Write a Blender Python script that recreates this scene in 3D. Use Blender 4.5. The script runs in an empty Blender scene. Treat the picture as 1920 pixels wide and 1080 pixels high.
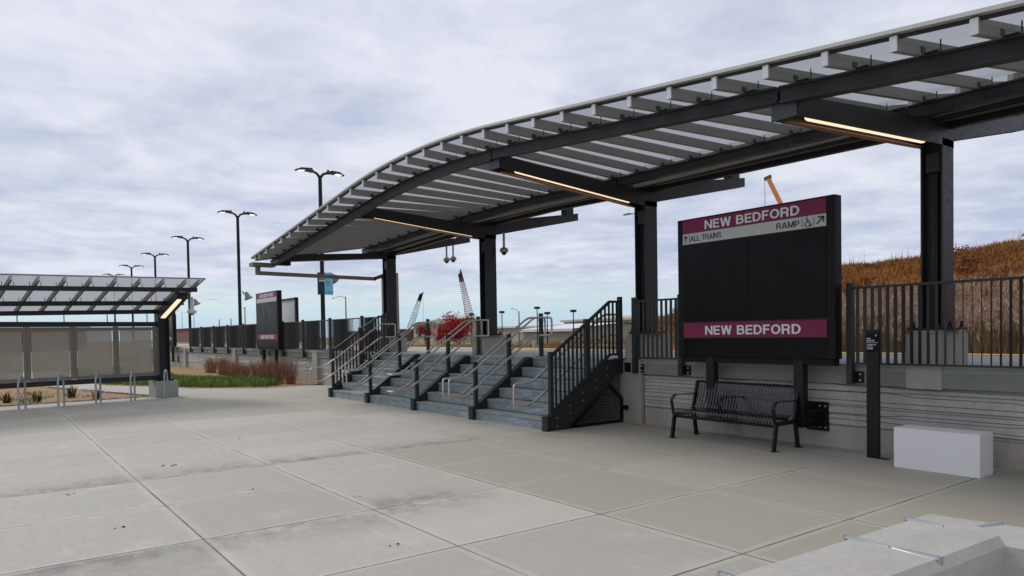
import bpy, bmesh, math, random
from mathutils import Vector, Matrix
random.seed(11)
PI = math.pi
scene = bpy.context.scene
C = scene.collection
R_ = random.uniform

# ------------------------------------------------------------------ camera
YAW, PIT, ROL, F, CY, CX = math.radians(53.39), math.radians(-1.385), math.radians(-0.938), 1341.4, 656.3, 960
CAMZ = 1.68
_cy, _sy, _cp, _sp = math.cos(YAW), math.sin(YAW), math.cos(PIT), math.sin(PIT)
fw = Vector((-_sy*_cp, _cy*_cp, _sp)); rt = Vector((_cy, _sy, 0)); up = rt.cross(fw)
c_, s_ = math.cos(ROL), math.sin(ROL)
rt, up = c_*rt + s_*up, -s_*rt + c_*up
cam_d = bpy.data.cameras.new("camera"); cam = bpy.data.objects.new("camera", cam_d); C.objects.link(cam)
M = Matrix((rt, up, -fw)).transposed().to_4x4(); M.translation = Vector((0, 0, CAMZ)); cam.matrix_world = M
cam_d.sensor_width = 36; cam_d.lens = F/1920*36; cam_d.shift_y = (CY-540)/1920; cam_d.clip_end = 3000; cam_d.clip_start = .05
scene.camera = cam
def at(px, py, Y):
    "world point on the vertical plane y=Y seen at photo pixel (used only to look up real positions far away)"
    d = fw + rt*((px-CX)/F) - up*((py-CY)/F)
    return d*(Y/d.y) + Vector((0, 0, CAMZ))

# ------------------------------------------------------------------ materials
class NB:
    def __init__(s, name):
        s.m = bpy.data.materials.new(name); s.m.use_nodes = True; s.t = s.m.node_tree; s.t.nodes.clear()
        s.out = s.n('ShaderNodeOutputMaterial'); s._p = None
    def n(s, ty, **k):
        nd = s.t.nodes.new(ty)
        for a, b in k.items(): setattr(nd, a, b)
        return nd
    def set(s, sock, v):
        if hasattr(v, 'is_output'): s.t.links.new(v, sock)
        elif v is not None:
            if isinstance(v, (tuple, list)) and len(v) == 3 and sock.type == 'RGBA': v = (*v, 1)
            sock.default_value = v
    def math(s, op, a, b=None, c=None, clamp=False):
        nd = s.n('ShaderNodeMath', operation=op, use_clamp=clamp)
        for i, v in enumerate((a, b, c)):
            if v is not None: s.set(nd.inputs[i], v)
        return nd.outputs[0]
    def mix(s, f, a, b, mode='MIX'):
        nd = s.n('ShaderNodeMix', data_type='RGBA', blend_type=mode)
        s.set(nd.inputs[0], f); s.set(nd.inputs[6], a); s.set(nd.inputs[7], b); return nd.outputs[2]
    def pos(s):
        if not s._p: s._p = s.n('ShaderNodeNewGeometry').outputs['Position']
        return s._p
    def xyz(s):
        nd = s.n('ShaderNodeSeparateXYZ'); s.set(nd.inputs[0], s.pos()); return nd.outputs
    def noise(s, scale, detail=4, rough=.55, vec=None, sc=(1, 1, 1), dist=0):
        mp = s.n('ShaderNodeMapping'); s.set(mp.inputs[0], vec or s.pos()); mp.inputs['Scale'].default_value = sc
        nd = s.n('ShaderNodeTexNoise'); s.set(nd.inputs['Vector'], mp.outputs[0])
        nd.inputs['Scale'].default_value = scale; nd.inputs['Detail'].default_value = detail
        nd.inputs['Roughness'].default_value = rough; nd.inputs['Distortion'].default_value = dist
        return nd.outputs[0]
    def ramp(s, f, a, b, c0=0., c1=1.):
        nd = s.n('ShaderNodeMapRange'); s.set(nd.inputs[0], f)
        for i, v in enumerate((a, b, c0, c1)): nd.inputs[i+1].default_value = v
        return nd.outputs[0]
    def island(s): return s.n('ShaderNodeNewGeometry').outputs['Random Per Island']
    def done(s, col, rough=.6, metal=0., bump=None, bs=.3, bd=.01, spec=None, emit=None, es=0):
        b = s.n('ShaderNodeBsdfPrincipled'); s.set(b.inputs['Base Color'], col); s.set(b.inputs['Roughness'], rough)
        s.set(b.inputs['Metallic'], metal)
        if spec is not None: b.inputs['Specular IOR Level'].default_value = spec
        if emit: s.set(b.inputs['Emission Color'], emit); b.inputs['Emission Strength'].default_value = es
        if bump is not None:
            bn = s.n('ShaderNodeBump'); bn.inputs['Strength'].default_value = bs; bn.inputs['Distance'].default_value = bd
            s.set(bn.inputs['Height'], bump); s.t.links.new(bn.outputs[0], b.inputs['Normal'])
        s.t.links.new(b.outputs[0], s.out.inputs[0]); s.bsdf = b; return s.m
MT = {}
def simple(name, c, rough=.5, metal=0., var=.15, scale=3., spec=None, bump=0.):
    b = NB(name); n = b.noise(scale, 5); n2 = b.noise(scale*9, 3)
    k = b.math('MULTIPLY_ADD', n, var*2, 1-var*1.0)
    k = b.math('MULTIPLY_ADD', n2, var*.6, b.math('SUBTRACT', k, var*.3))
    cc = b.n('ShaderNodeVectorMath', operation='SCALE'); cc.inputs[0].default_value = c; b.set(cc.inputs[3], k)
    r = b.ramp(n2, .3, .7, max(0, rough-.07), min(1, rough+.08))
    MT[name] = b.done(cc.outputs[0], r, metal, bump=n2 if bump else None, bs=bump, spec=spec); return MT[name]
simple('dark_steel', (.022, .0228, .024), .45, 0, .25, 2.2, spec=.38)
simple('lit_steel', (.055, .062, .072), .45, 0, .15, 3, spec=.5)  # paler copy of dark_steel, skylight on the arm end plates painted in
simple('lamp_glow_paint', (.26, .105, .045), .5, 0, .15, 3)  # copper colour standing in for warm lamp glow on dark steel
simple('black_paint', (.007, .007, .0075), .38, 0, .2, 6, spec=.28)
simple('sign_black', (.005, .005, .0055), .5, 0, .05, 2, spec=.2)
simple('alu', (.25, .243, .22), .5, .15, .14, 2.5)
simple('alu_end', (.50, .51, .53), .45, .3, .08, 5)
simple('pipe_metal', (.20, .18, .155), .5, .3, .2, 3)
simple('edge_alu', (.44, .44, .42), .45, .2, .08, 4)
simple('horn_grey', (.24, .225, .20), .6, 0, .1, 5)
simple('white_trim', (.62, .62, .62), .5, 0, .06, 5)
simple('bolt', (.5, .5, .5), .3, .9, .1, 10)
simple('cleat_metal', (.42, .44, .47), .35, .6, .12, 20)
simple('rack_metal', (.36, .40, .42), .4, .6, .2, 18)
simple('old_white', (.6, .6, .6))
simple('camera_housing', (.33, .31, .28), .5, 0, .1, 8)
simple('glass_black', (.006, .006, .007), .08, 0, .1, 2)
simple('sign_grey', (.48, .50, .48), .45, 0, .04, 2)
simple('sign_letter', (.70, .70, .74), .45, 0, .04, 2)
simple('sign_letter_dark', (.012, .012, .012), .5)
simple('sign_purple', (.19, .012, .062), .42, 0, .1, 1.5, spec=.3)
simple('banner_navy', (.012, .012, .045), .5); simple('banner_blue', (.16, .48, .66), .5)
simple('bench_paint', (.016, .017, .019), .34, 0, .2, 8, spec=.6)
simple('white_block', (.74, .74, .74), .6, 0, .04, 4)
simple('board_white', (.62, .63, .62), .4, 0, .05, 2)
simple('yellow_paint', (.75, .38, .03), .7, 0, .2, 8)
simple('orange_boom', (.55, .20, .02), .5, 0, .1, 1)
simple('crane_grey', (.23, .22, .22), .6, 0, .1, 1); simple('crane_red', (.33, .10, .11), .6, 0, .1, 1)
simple('beige_wall', (.40, .37, .29), .8, 0, .06, .3); simple('tan_wall', (.30, .27, .22), .8, 0, .06, .3)
simple('light_roof', (.62, .64, .67), .7, 0, .05, .2); simple('green_roof', (.16, .18, .15), .8, 0, .08, .3)
simple('brick_far', (.20, .09, .08), .85, 0, .2, .5); simple('window_dark', (.03, .035, .04), .2)
simple('teal', (.03, .26, .32), .5); simple('white_truck', (.6, .6, .62), .5); simple('rust_brown', (.14, .06, .035), .8, 0, .3, 1)
simple('orange_flag', (.8, .09, .02), .7); simple('green_dark', (.03, .07, .05), .7)
simple('trunk', (.10, .075, .055), .9, 0, .3, 6, bump=.3); simple('asphalt', (.10, .10, .10), .9, 0, .15, 2)
simple('gravel', (.24, .22, .19), .95, 0, .5, 14, bump=.5)
simple('wood_pole', (.16, .14, .12), .9, 0, .2, 3)

def mk_concrete(name, c1, c2, streak=0, pit=.0, rough=.85, scale=1.3, bs=.25):
    b = NB(name); n = b.noise(scale, 7, .62); m = b.noise(22, 4, .6); f = b.noise(120, 2, .6)
    col = b.mix(b.ramp(n, .3, .72), c1, c2)
    col = b.mix(b.ramp(m, .35, .75, 0, .35), col, tuple(x*(.72 if name != 'white_block' else .93) for x in c1))
    if streak:
        s = b.noise(2.5, 6, .7, sc=(1.0, 1.0, .22)); col = b.mix(b.ramp(s, .5, .75, 0, streak), col, tuple(x*.45 for x in c1))
        s2 = b.noise(.9, 5, .7, sc=(1, 1, .6)); col = b.mix(b.ramp(s2, .52, .8, 0, streak*.6), col, (.30, .25, .18))
    h = b.math('MULTIPLY_ADD', f, .4, m)
    if pit:
        v = b.n('ShaderNodeTexVoronoi'); b.set(v.inputs['Vector'], b.pos()); v.inputs['Scale'].default_value = 26
        k = b.ramp(v.outputs['Distance'], .05, .16, 1, 0)
        gate = b.ramp(b.noise(7, 3), .5, .62); k = b.math('MULTIPLY', k, gate)
        col = b.mix(b.math('MULTIPLY', k, pit), col, tuple(x*.3 for x in c1)); h = b.math('SUBTRACT', h, b.math('MULTIPLY', k, 2))
    MT[name] = b.done(col, rough, bump=h, bs=bs, bd=.004); return MT[name]
mk_concrete('wall_concrete', (.36, .355, .32), (.51, .505, .465), .45, .25)
mk_concrete('wall_base', (.36, .33, .275), (.47, .43, .37), .5, .3)
mk_concrete('pilaster_concrete', (.30, .29, .245), (.41, .395, .35), .45, .4)
mk_concrete('pedestal_concrete', (.33, .325, .295), (.42, .41, .38), .3, .6)
mk_concrete('white_block', (.78, .78, .775), (.80, .80, .795), .02, 0, .6, 2, .08)
mk_concrete('planter_concrete', (.40, .385, .345), (.50, .485, .44), .12, .5, scale=2.5)
mk_concrete('platform_concrete', (.30, .29, .28), (.38, .37, .36), .0, .0, scale=.7)
mk_concrete('fascia', (.19, .205, .175), (.235, .25, .215), .15, .1, .7)
mk_concrete('path_concrete', (.42, .41, .38), (.50, .49, .46), .0, .0)
mk_concrete('tread_top', (.27, .285, .235), (.35, .36, .30), 0, 0, scale=4)

def mk_plaza():
    b = NB('plaza'); x, y, z = b.xyz()
    def lines(c, o, sp):
        u = b.math('DIVIDE', b.math('SUBTRACT', c, o), sp)
        w = b.math('MULTIPLY_ADD', b.noise(1.1, 2), .012, -.006)
        fr = b.math('ABSOLUTE', b.math('SUBTRACT', u, b.math('ROUND', u)))
        return b.math('ADD', b.math('MULTIPLY', fr, sp), w), b.math('FLOOR', u), b.math('ROUND', u)
    dx, ix, rx = lines(x, -9.37, 1.53); dy, iy, ry = lines(y, 1.45, 1.54)
    cmb = b.n('ShaderNodeCombineXYZ'); b.set(cmb.inputs[0], ix); b.set(cmb.inputs[1], iy)
    wn = b.n('ShaderNodeTexWhiteNoise', noise_dimensions='2D'); b.set(wn.inputs[0], cmb.outputs[0])
    n1 = b.noise(.8, 6, .6); n2 = b.noise(6, 5, .6, sc=(1, 2.4, 1)); n3 = b.noise(60, 3, .6); nf = b.noise(250, 2, .7)
    warm, cool = (.525, .487, .42), (.465, .45, .395)
    col = b.mix(b.ramp(n1, .32, .68), cool, warm)
    col = b.mix(b.math('MULTIPLY', b.math('POWER', wn.outputs[0], 1.5), .95), col, (.375, .36, .305))
    # darker tan near the wall, part pour tone, part painted shading; darker far end too
    zone = b.math('MULTIPLY', b.ramp(y, 4.54, 4.58), b.ramp(x, -9.39, -9.35))
    zone = b.math('MAXIMUM', zone, b.ramp(x, -15.52, -15.48, .75, 0))
    col = b.mix(b.math('MULTIPLY', zone, .75), col, (.375, .355, .29))
    col = b.mix(b.ramp(n2, .35, .75, 0, .35), col, (.32, .30, .255))
    col = b.mix(b.ramp(n3, .35, .75, 0, .42), col, (.26, .25, .225)); col = b.mix(b.ramp(nf, .5, .8, 0, .4), col, (.20, .19, .17)); col = b.mix(b.ramp(nf, .5, .25, 0, .3), col, (.62, .60, .56))
    wn2 = b.n('ShaderNodeTexWhiteNoise', noise_dimensions='3D'); b.set(wn2.inputs[0], cmb.outputs[0])
    col = b.mix(b.math('MULTIPLY', b.ramp(wn2.outputs[0], .5, 1), .6), col, (.54, .485, .43))
    br = b.noise(9, 3, .6, sc=(1, 14, 1)); col = b.mix(b.ramp(br, .4, .75, 0, .22), col, (.30, .285, .25))
    bl = b.noise(1.6, 5, .7); col = b.mix(b.ramp(bl, .55, .75, 0, .35), col, (.56, .54, .50))
    col = b.mix(b.math('MULTIPLY', zone, .62), col, (.345, .322, .255))
    # grime that gathered along the low side of some joints
    def grime(c, a, bb, s, y0, y1):
        k = b.ramp(c, a, bb, 0, 1) if a < bb else b.ramp(c, bb, a, 1, 0)
        edge = b.math('LESS_THAN', c, s) if a < bb else b.math('GREATER_THAN', c, s)
        k = b.math('MULTIPLY', b.math('POWER', k, 2.5), edge)
        yy = b.math('MULTIPLY', b.ramp(y, y0, y0+.3), b.ramp(y, y1-.8, y1, 1, 0))
        return b.math('MULTIPLY', k, yy)
    g = grime(x, -10.6, -9.37, -9.37, -3, 7)
    g = b.math('ADD', g, grime(x, -5.2, -6.31, -6.31, -3, 4.5))
    g = b.math('ADD', g, grime(x, -7.3, -6.31, -6.31, 2.9, 4.4))
    g = b.math('MULTIPLY', g, b.ramp(b.noise(3, 6, .75), .36, .62))
    col = b.mix(b.math('MULTIPLY', g, .95, clamp=True), col, (.12, .115, .10))
    # rust
    rs = b.math('MULTIPLY', b.ramp(y, 8.6, 9.5), b.math('MULTIPLY', b.ramp(x, -9.6, -8.9), b.ramp(x, -8.1, -7.7, 1, 0)))
    col = b.mix(b.math('MULTIPLY', b.math('MULTIPLY', rs, b.ramp(b.noise(3.5, 5), .45, .7)), .6), col, (.36, .19, .08))
    bx = b.ramp(dx, .05, .075, .25, 0); by = b.ramp(dy, .05, .09, .25, 0)
    col = b.mix(b.math('MAXIMUM', bx, by), col, (.56, .54, .49))
    lw = b.ramp(b.noise(2, 2), .3, .7, .0045, .009)
    jx = b.math('LESS_THAN', dx, lw); jy = b.math('LESS_THAN', dy, b.math('MULTIPLY', lw, .9))
    wide = b.math('MULTIPLY', b.math('LESS_THAN', dy, .009), b.math('COMPARE', ry, 0, .1))
    wide = b.math('MULTIPLY', wide, b.math('GREATER_THAN', x, -9.37))
    wide3 = b.math('MULTIPLY', b.math('LESS_THAN', dy, .012), b.math('COMPARE', ry, 2, .1))
    col = b.mix(b.math('MULTIPLY', wide, .7), col, (.19, .155, .11))
    col = b.mix(b.math('MULTIPLY', wide3, .55), col, (.22, .19, .15))
    faint = b.ramp(x, -9.6, -9.4, .5, .95)
    col = b.mix(b.math('MULTIPLY', b.math('MAXIMUM', b.math('MULTIPLY', jx, faint), b.math('MULTIPLY', jy, .8)), 1), col, (.07, .065, .055))
    # specks
    v = b.n('ShaderNodeTexVoronoi'); b.set(v.inputs['Vector'], b.pos()); v.inputs['Scale'].default_value = 3.6
    sp = b.math('LESS_THAN', v.outputs['Distance'], b.ramp(b.noise(.7, 3), .4, .7, .0, .04))
    col = b.mix(b.math('MULTIPLY', sp, .8), col, (.06, .05, .045))
    h = b.math('MULTIPLY_ADD', nf, .5, b.math('SUBTRACT', n3, b.math('MULTIPLY', b.math('MAXIMUM', jx, jy), 3)))
    MT['plaza'] = b.done(col, b.ramp(n2, .3, .7, .72, .9), bump=h, bs=.42, bd=.004)
mk_plaza()

def mk_steps():
    b = NB('galvanized_riser'); n = b.noise(4, 6, .7, sc=(.55, 1, 3.2), dist=.3); n2 = b.noise(1.7, 3)
    v = b.noise(30, 4, .7, sc=(.5, 1, 1.6))
    col = b.mix(b.ramp(n, .4, .62), (.15, .195, .215), (.34, .41, .48))
    col = b.mix(b.ramp(n2, .4, .62, 0, .8), col, (.17, .21, .19)); col = b.mix(b.ramp(v, .42, .7, 0, .5), col, (.52, .60, .70))
    MT['galvanized_riser'] = b.done(col, .5, .25, bump=v, bs=.1)
mk_steps()
def mk_stainless():
    b = NB('stainless'); n = b.noise(8, 4)
    MT['stainless'] = b.done(b.mix(b.ramp(n, .3, .7), (.44, .40, .35), (.62, .58, .52)), .36, .7)
mk_stainless()
def mk_panel():
    b = NB('roof_panel'); tr = b.n('ShaderNodeBsdfTransparent'); tr.inputs[0].default_value = (.44, .47, .50, 1)
    tl = b.n('ShaderNodeBsdfTranslucent'); tl.inputs[0].default_value = (.37, .38, .395, 1)
    df = b.n('ShaderNodeBsdfPrincipled'); df.inputs['Base Color'].default_value = (.6, .6, .6, 1); df.inputs['Roughness'].default_value = .25
    m1 = b.n('ShaderNodeMixShader'); b.set(m1.inputs[0], b.ramp(b.noise(1.6, 4), .3, .7, .60, .78)); b.t.links.new(tr.outputs[0], m1.inputs[1]); b.t.links.new(tl.outputs[0], m1.inputs[2])
    m2 = b.n('ShaderNodeMixShader'); m2.inputs[0].default_value = .14; b.t.links.new(m1.outputs[0], m2.inputs[1]); b.t.links.new(df.outputs[0], m2.inputs[2])
    b.t.links.new(m2.outputs[0], b.out.inputs[0]); MT['roof_panel'] = b.m
    b = NB('perforated'); tr = b.n('ShaderNodeBsdfTransparent'); tr.inputs[0].default_value = (.9, .9, .9, 1)
    df = b.n('ShaderNodeBsdfPrincipled'); b.set(df.inputs['Base Color'], b.mix(b.noise(2, 4), (.36, .32, .265), (.50, .44, .37))); df.inputs['Roughness'].default_value = .6
    m1 = b.n('ShaderNodeMixShader'); m1.inputs[0].default_value = .70; b.t.links.new(tr.outputs[0], m1.inputs[1]); b.t.links.new(df.outputs[0], m1.inputs[2])
    b.t.links.new(m1.outputs[0], b.out.inputs[0]); MT['perforated'] = b.m
    b = NB('dark_mesh'); tr = b.n('ShaderNodeBsdfTransparent')
    df = b.n('ShaderNodeBsdfPrincipled'); df.inputs['Base Color'].default_value = (.02, .02, .02, 1); df.inputs['Roughness'].default_value = .5
    x, y, z = b.xyz(); a = b.math('LESS_THAN', b.math('FRACT', b.math('DIVIDE', y, .05)), .22); c = b.math('LESS_THAN', b.math('FRACT', b.math('DIVIDE', z, .05)), .22)
    m1 = b.n('ShaderNodeMixShader'); b.set(m1.inputs[0], b.math('MAXIMUM', a, c)); b.t.links.new(tr.outputs[0], m1.inputs[1]); b.t.links.new(df.outputs[0], m1.inputs[2])
    b.t.links.new(m1.outputs[0], b.out.inputs[0]); MT['dark_mesh'] = b.m
mk_panel()
def emi(name, c, s):
    b = NB(name); e = b.n('ShaderNodeEmission'); e.inputs[0].default_value = (*c, 1); e.inputs[1].default_value = s
    b.t.links.new(e.outputs[0], b.out.inputs[0]); MT[name] = b.m
emi('lamp_warm', (1, .76, .52), 1.15); emi('lamp_white', (1, .97, .9), 1.6)
def plant(name, cols, rough=.8, scale=.35, mixr=.55):
    b = NB(name); r = b.island(); n = b.noise(scale, 4)
    f = b.math('ADD', b.math('MULTIPLY', r, mixr), b.math('MULTIPLY', b.ramp(n, .3, .7), 1.03-mixr))
    cr = b.n('ShaderNodeValToRGB'); b.set(cr.inputs[0], f); e = cr.color_ramp.elements
    for i, c in enumerate(cols):
        p = i/(len(cols)-1)
        if i == 0: e[0].position = 0; e[0].color = (*c, 1)
        elif i == len(cols)-1: e[1].position = 1; e[1].color = (*c, 1)
        else: q = e.new(p); q.color = (*c, 1)
    MT[name] = b.done(cr.outputs[0], rough, spec=.15)
plant('hill_grass', [(.16, .09, .026), (.15, .050, .016), (.34, .105, .028), (.21, .06, .018), (.40, .125, .03), (.40, .165, .045)], scale=.30, mixr=.2)
plant('reed_leaf', [(.05, .07, .02), (.16, .07, .03), (.24, .11, .05), (.09, .09, .03), (.30, .17, .09)])
plant('reed_plume', [(.26, .155, .105), (.37, .24, .17), (.50, .36, .27)])
plant('green_grass', [(.06, .12, .02), (.13, .21, .04), (.22, .30, .07)])
plant('red_grass', [(.20, .06, .05), (.34, .11, .085), (.44, .20, .14), (.38, .25, .15)])
plant('hill_bush_dark', [(.05, .035, .015), (.10, .04, .018)]); plant('hill_bush_rust', [(.14, .045, .016), (.24, .075, .022)]); plant('hill_bush_gold', [(.22, .13, .03), (.38, .21, .05)])
plant('red_leaves', [(.18, .008, .014), (.36, .018, .026), (.50, .04, .045)])
plant('weed', [(.13, .07, .025), (.24, .11, .04), (.14, .14, .045), (.34, .25, .11)])
plant('dry_bush', [(.05, .02, .015), (.12, .05, .03), (.05, .06, .02)])
def mk_soil():
    b = NB('mulch'); n = b.noise(1.2, 5); n2 = b.noise(30, 4, .7); g = b.noise(.7, 4)
    col = b.mix(b.ramp(n2, .3, .7), (.22, .11, .045), (.38, .22, .11)); col = b.mix(b.ramp(g, .56, .66, 0, .7), col, (.09, .13, .03))
    MT['mulch'] = b.done(col, .95, bump=n2, bs=.6, bd=.02)
    b = NB('lawn'); n = b.noise(.5, 5); n2 = b.noise(20, 4)
    col = b.mix(b.ramp(n, .4, .65), (.12, .115, .035), (.30, .18, .08)); col = b.mix(b.ramp(n2, .3, .7, 0, .5), col, (.09, .1, .03))
    MT['lawn'] = b.done(col, .95, bump=n2, bs=.5, bd=.03)
    b = NB('hill_soil'); n = b.noise(.3, 5); MT['hill_soil'] = b.done(b.mix(b.ramp(n, .35, .65), (.14, .042, .014), (.21, .065, .02)), .95)
mk_soil()

# ------------------------------------------------------------------ mesh builder
class MB:
    def __init__(s): s.v = []; s.f = []; s.sm = []
    def poly(s, vs, fs, smooth=False):
        o = len(s.v); s.v += [tuple(v) for v in vs]; s.f += [tuple(i+o for i in f) for f in fs]; s.sm += [smooth]*len(fs); return s
    def box(s, x0, x1, y0, y1, z0, z1):
        if x0 > x1: x0, x1 = x1, x0
        if y0 > y1: y0, y1 = y1, y0
        if z0 > z1: z0, z1 = z1, z0
        return s.poly([(x0,y0,z0),(x1,y0,z0),(x1,y1,z0),(x0,y1,z0),(x0,y0,z1),(x1,y0,z1),(x1,y1,z1),(x0,y1,z1)],
                      [(0,3,2,1),(4,5,6,7),(0,1,5,4),(1,2,6,5),(2,3,7,6),(3,0,4,7)])
    def bar(s, a, b, w, h, upv=(0, 0, 1)):
        "box beam from a to b, w across, h along upv"
        a, b = Vector(a), Vector(b); d = (b-a).normalized(); u = Vector(upv); r = d.cross(u).normalized(); u = r.cross(d)
        r *= w/2; u *= h/2
        vs = [a-r-u, a+r-u, a+r+u, a-r+u, b-r-u, b+r-u, b+r+u, b-r+u]
        return s.poly(vs, [(0,1,2,3),(7,6,5,4),(0,4,5,1),(1,5,6,2),(2,6,7,3),(3,7,4,0)])
    def prism(s, pts, axis, a, b):
        "polygon extruded along axis: pts in the two other axes"
        def P(p, t): return {'x': (t, p[0], p[1]), 'y': (p[0], t, p[1]), 'z': (p[0], p[1], t)}[axis]
        n = len(pts); vs = [P(p, a) for p in pts]+[P(p, b) for p in pts]
        return s.poly(vs, [tuple(range(n))[::-1], tuple(range(n, 2*n))]+[(i, (i+1) % n, n+(i+1) % n, n+i) for i in range(n)])
    def tube(s, pts, r, n=8, cap=True):
        pts = [Vector(p) for p in pts]; k = len(pts); rr = r if isinstance(r, (list, tuple)) else [r]*k
        ref = None; rings = []
        for i in range(k):
            d = (pts[min(i+1, k-1)]-pts[max(i-1, 0)]).normalized()
            if ref is None: ref = Vector((0, 0, 1)) if abs(d.z) < .9 else Vector((1, 0, 0))
            u = (ref-d*ref.dot(d)); 
            if u.length < 1e-4: u = Vector((1, 0, 0))-d*d.x
            u.normalize(); ref = u; v = d.cross(u)
            rings.append([pts[i]+(u*math.cos(2*PI*j/n)+v*math.sin(2*PI*j/n))*rr[i] for j in range(n)])
        vs = [p for q in rings for p in q]
        fs = [(i*n+j, i*n+(j+1) % n, (i+1)*n+(j+1) % n, (i+1)*n+j) for i in range(k-1) for j in range(n)]
        s.poly(vs, fs, True)
        if cap: s.poly(rings[0]+rings[-1], [tuple(range(n))[::-1], tuple(range(n, 2*n))])
        return s
    def lathe(s, c, prof, n=14, d=(0, 0, 1)):
        "prof: (r, t) along direction d from c"
        d = Vector(d).normalized(); u = d.orthogonal().normalized(); v = d.cross(u); c = Vector(c)
        vs = [c+d*t+(u*math.cos(2*PI*j/n)+v*math.sin(2*PI*j/n))*r for r, t in prof for j in range(n)]
        fs = [(i*n+j, i*n+(j+1) % n, (i+1)*n+(j+1) % n, (i+1)*n+j) for i in range(len(prof)-1) for j in range(n)]
        return s.poly(vs, fs, True)
    def build(s, name, mat, parent=None, bevel=0):
        o_ = wloc(parent) if parent else Vector((0, 0, 0))
        me = bpy.data.meshes.new(name); me.from_pydata([tuple(Vector(v)-o_) for v in s.v], [], s.f)
        me.polygons.foreach_set('use_smooth', s.sm); me.materials.append(MT[mat]); me.update()
        ob = bpy.data.objects.new(name, me); C.objects.link(ob); ob.parent = parent
        if bevel:
            m = ob.modifiers.new('bevel', 'BEVEL'); m.width = bevel; m.segments = 2; m.limit_method = 'ANGLE'; m.angle_limit = .6
        return ob
def wloc(o):
    v = Vector(o.location)
    while o.parent: o = o.parent; v += Vector(o.location)
    return v
def tag(o, label, cat, group=None, kind=None):
    if label: o['label'] = label
    if cat: o['category'] = cat
    if group: o['group'] = group
    if kind: o['kind'] = kind
    return o
def thing(name, label, cat, loc, group=None):
    o = bpy.data.objects.new(name, None); C.objects.link(o); o.location = loc; o.empty_display_size = .2
    return tag(o, label, cat, group)
def copy_thing(o, loc, label):
    r = o.copy(); C.objects.link(r); r.location = loc; r['label'] = label
    def rec(a, b):
        for ch in list(a.children):
            c = ch.copy(); C.objects.link(c); c.parent = b; rec(ch, c)
    rec(o, r); return r
def struct(mb, name, mat, label=None):
    o = mb.build(name, mat); o['kind'] = 'structure'; 
    if label: o['label'] = label
    return o
def _arc(cx, cy, rx, ry, a0, a1, n=8): return [(cx+rx*math.cos(math.radians(a0+(a1-a0)*i/n)), cy+ry*math.sin(math.radians(a0+(a1-a0)*i/n))) for i in range(n+1)]
def glyphs(t):
    "grotesque capitals: per letter (advance width, list of centre lines), cap height 1, stroke t"
    h = t/2; q = 1-h
    G = {}
    G['N'] = (.74, [[(h,0),(h,1)], [(.74-h,0),(.74-h,1)], [(h*1.1,1-h*.4),(.74-h*1.1,h*.4)]])
    G['E'] = (.62, [[(h,0),(h,1)], [(t*.9,h),(.62,h)], [(t*.9,.52),(.58,.52)], [(t*.9,q),(.61,q)]])
    G['W'] = (1.02, [[(h,1),(.27,0)], [(.27,0),(.51,1)], [(.51,1),(.75,0)], [(.75,0),(1.02-h,1)]])
    G['D'] = (.72, [[(h,0),(h,1)], [(t*.9,q)]+_arc(.30,.5,.42-h,.5-h,90,-90,12)+[(t*.9,h)]])
    G['F'] = (.58, [[(h,0),(h,1)], [(t*.9,q),(.58,q)], [(t*.9,.50),(.52,.50)]])
    G['O'] = (.80, [_arc(.40,.5,.40-h,.5-h,0,360,24)])
    G['B'] = (.70, [[(h,0),(h,1)], [(t*.9,q)]+_arc(.38,(q+.53)/2,.27-h,(q-.53)/2,90,-90,8)+[(t*.9,.53)], [(t*.9,.53)]+_arc(.40,(.53+h)/2,.30-h,(.53-h)/2,90,-90,8)+[(t*.9,h)]])
    G['R'] = (.72, [[(h,0),(h,1)], [(t*.9,q)]+_arc(.40,(q+.46)/2,.29-h,(q-.46)/2,90,-90,8)+[(t*.9,.46)], _arc(.38,.30,.27-h,.16,80,0,4)+[(.66-h,.08),(.70-h,0)]])
    G['P'] = (.66, [[(h,0),(h,1)], [(t*.9,q)]+_arc(.38,(q+.42)/2,.28-h,(q-.42)/2,90,-90,8)+[(t*.9,.42)]])
    G['A'] = (.74, [[(h*.8,0),(.37,1)], [(.74-h*.8,0),(.37,1)], [(.18,.27),(.56,.27)]])
    G['L'] = (.56, [[(h,0),(h,1)], [(t*.9,h),(.56,h)]])
    G['T'] = (.62, [[(.31,0),(.31,1)], [(0,q),(.62,q)]])
    G['I'] = (t, [[(h,0),(h,1)]])
    G['M'] = (.88, [[(h,0),(h,1)], [(.88-h,0),(.88-h,1)], [(h*1.2,1),(.44,h*.3)], [(.88-h*1.2,1),(.44,h*.3)]])
    G['U'] = (.72, [[(h,1),(h,.36)]+_arc(.36,.34,.36-h,.34-h,180,360,10)+[(.72-h,.36),(.72-h,1)]])
    G['S'] = (.66, [_arc(.33,.735,.30-h,.265-h,20,180,8)[:-1]+_arc(.33,.72,.30-h,.22-h,180,250,4)+_arc(.33,.28,.30-h,.24-h*.6,75,0,5)+_arc(.33,.275,.31-h,.275-h,0,-160,8)[1:]])
    G[' '] = (.30, [])
    return G
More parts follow.
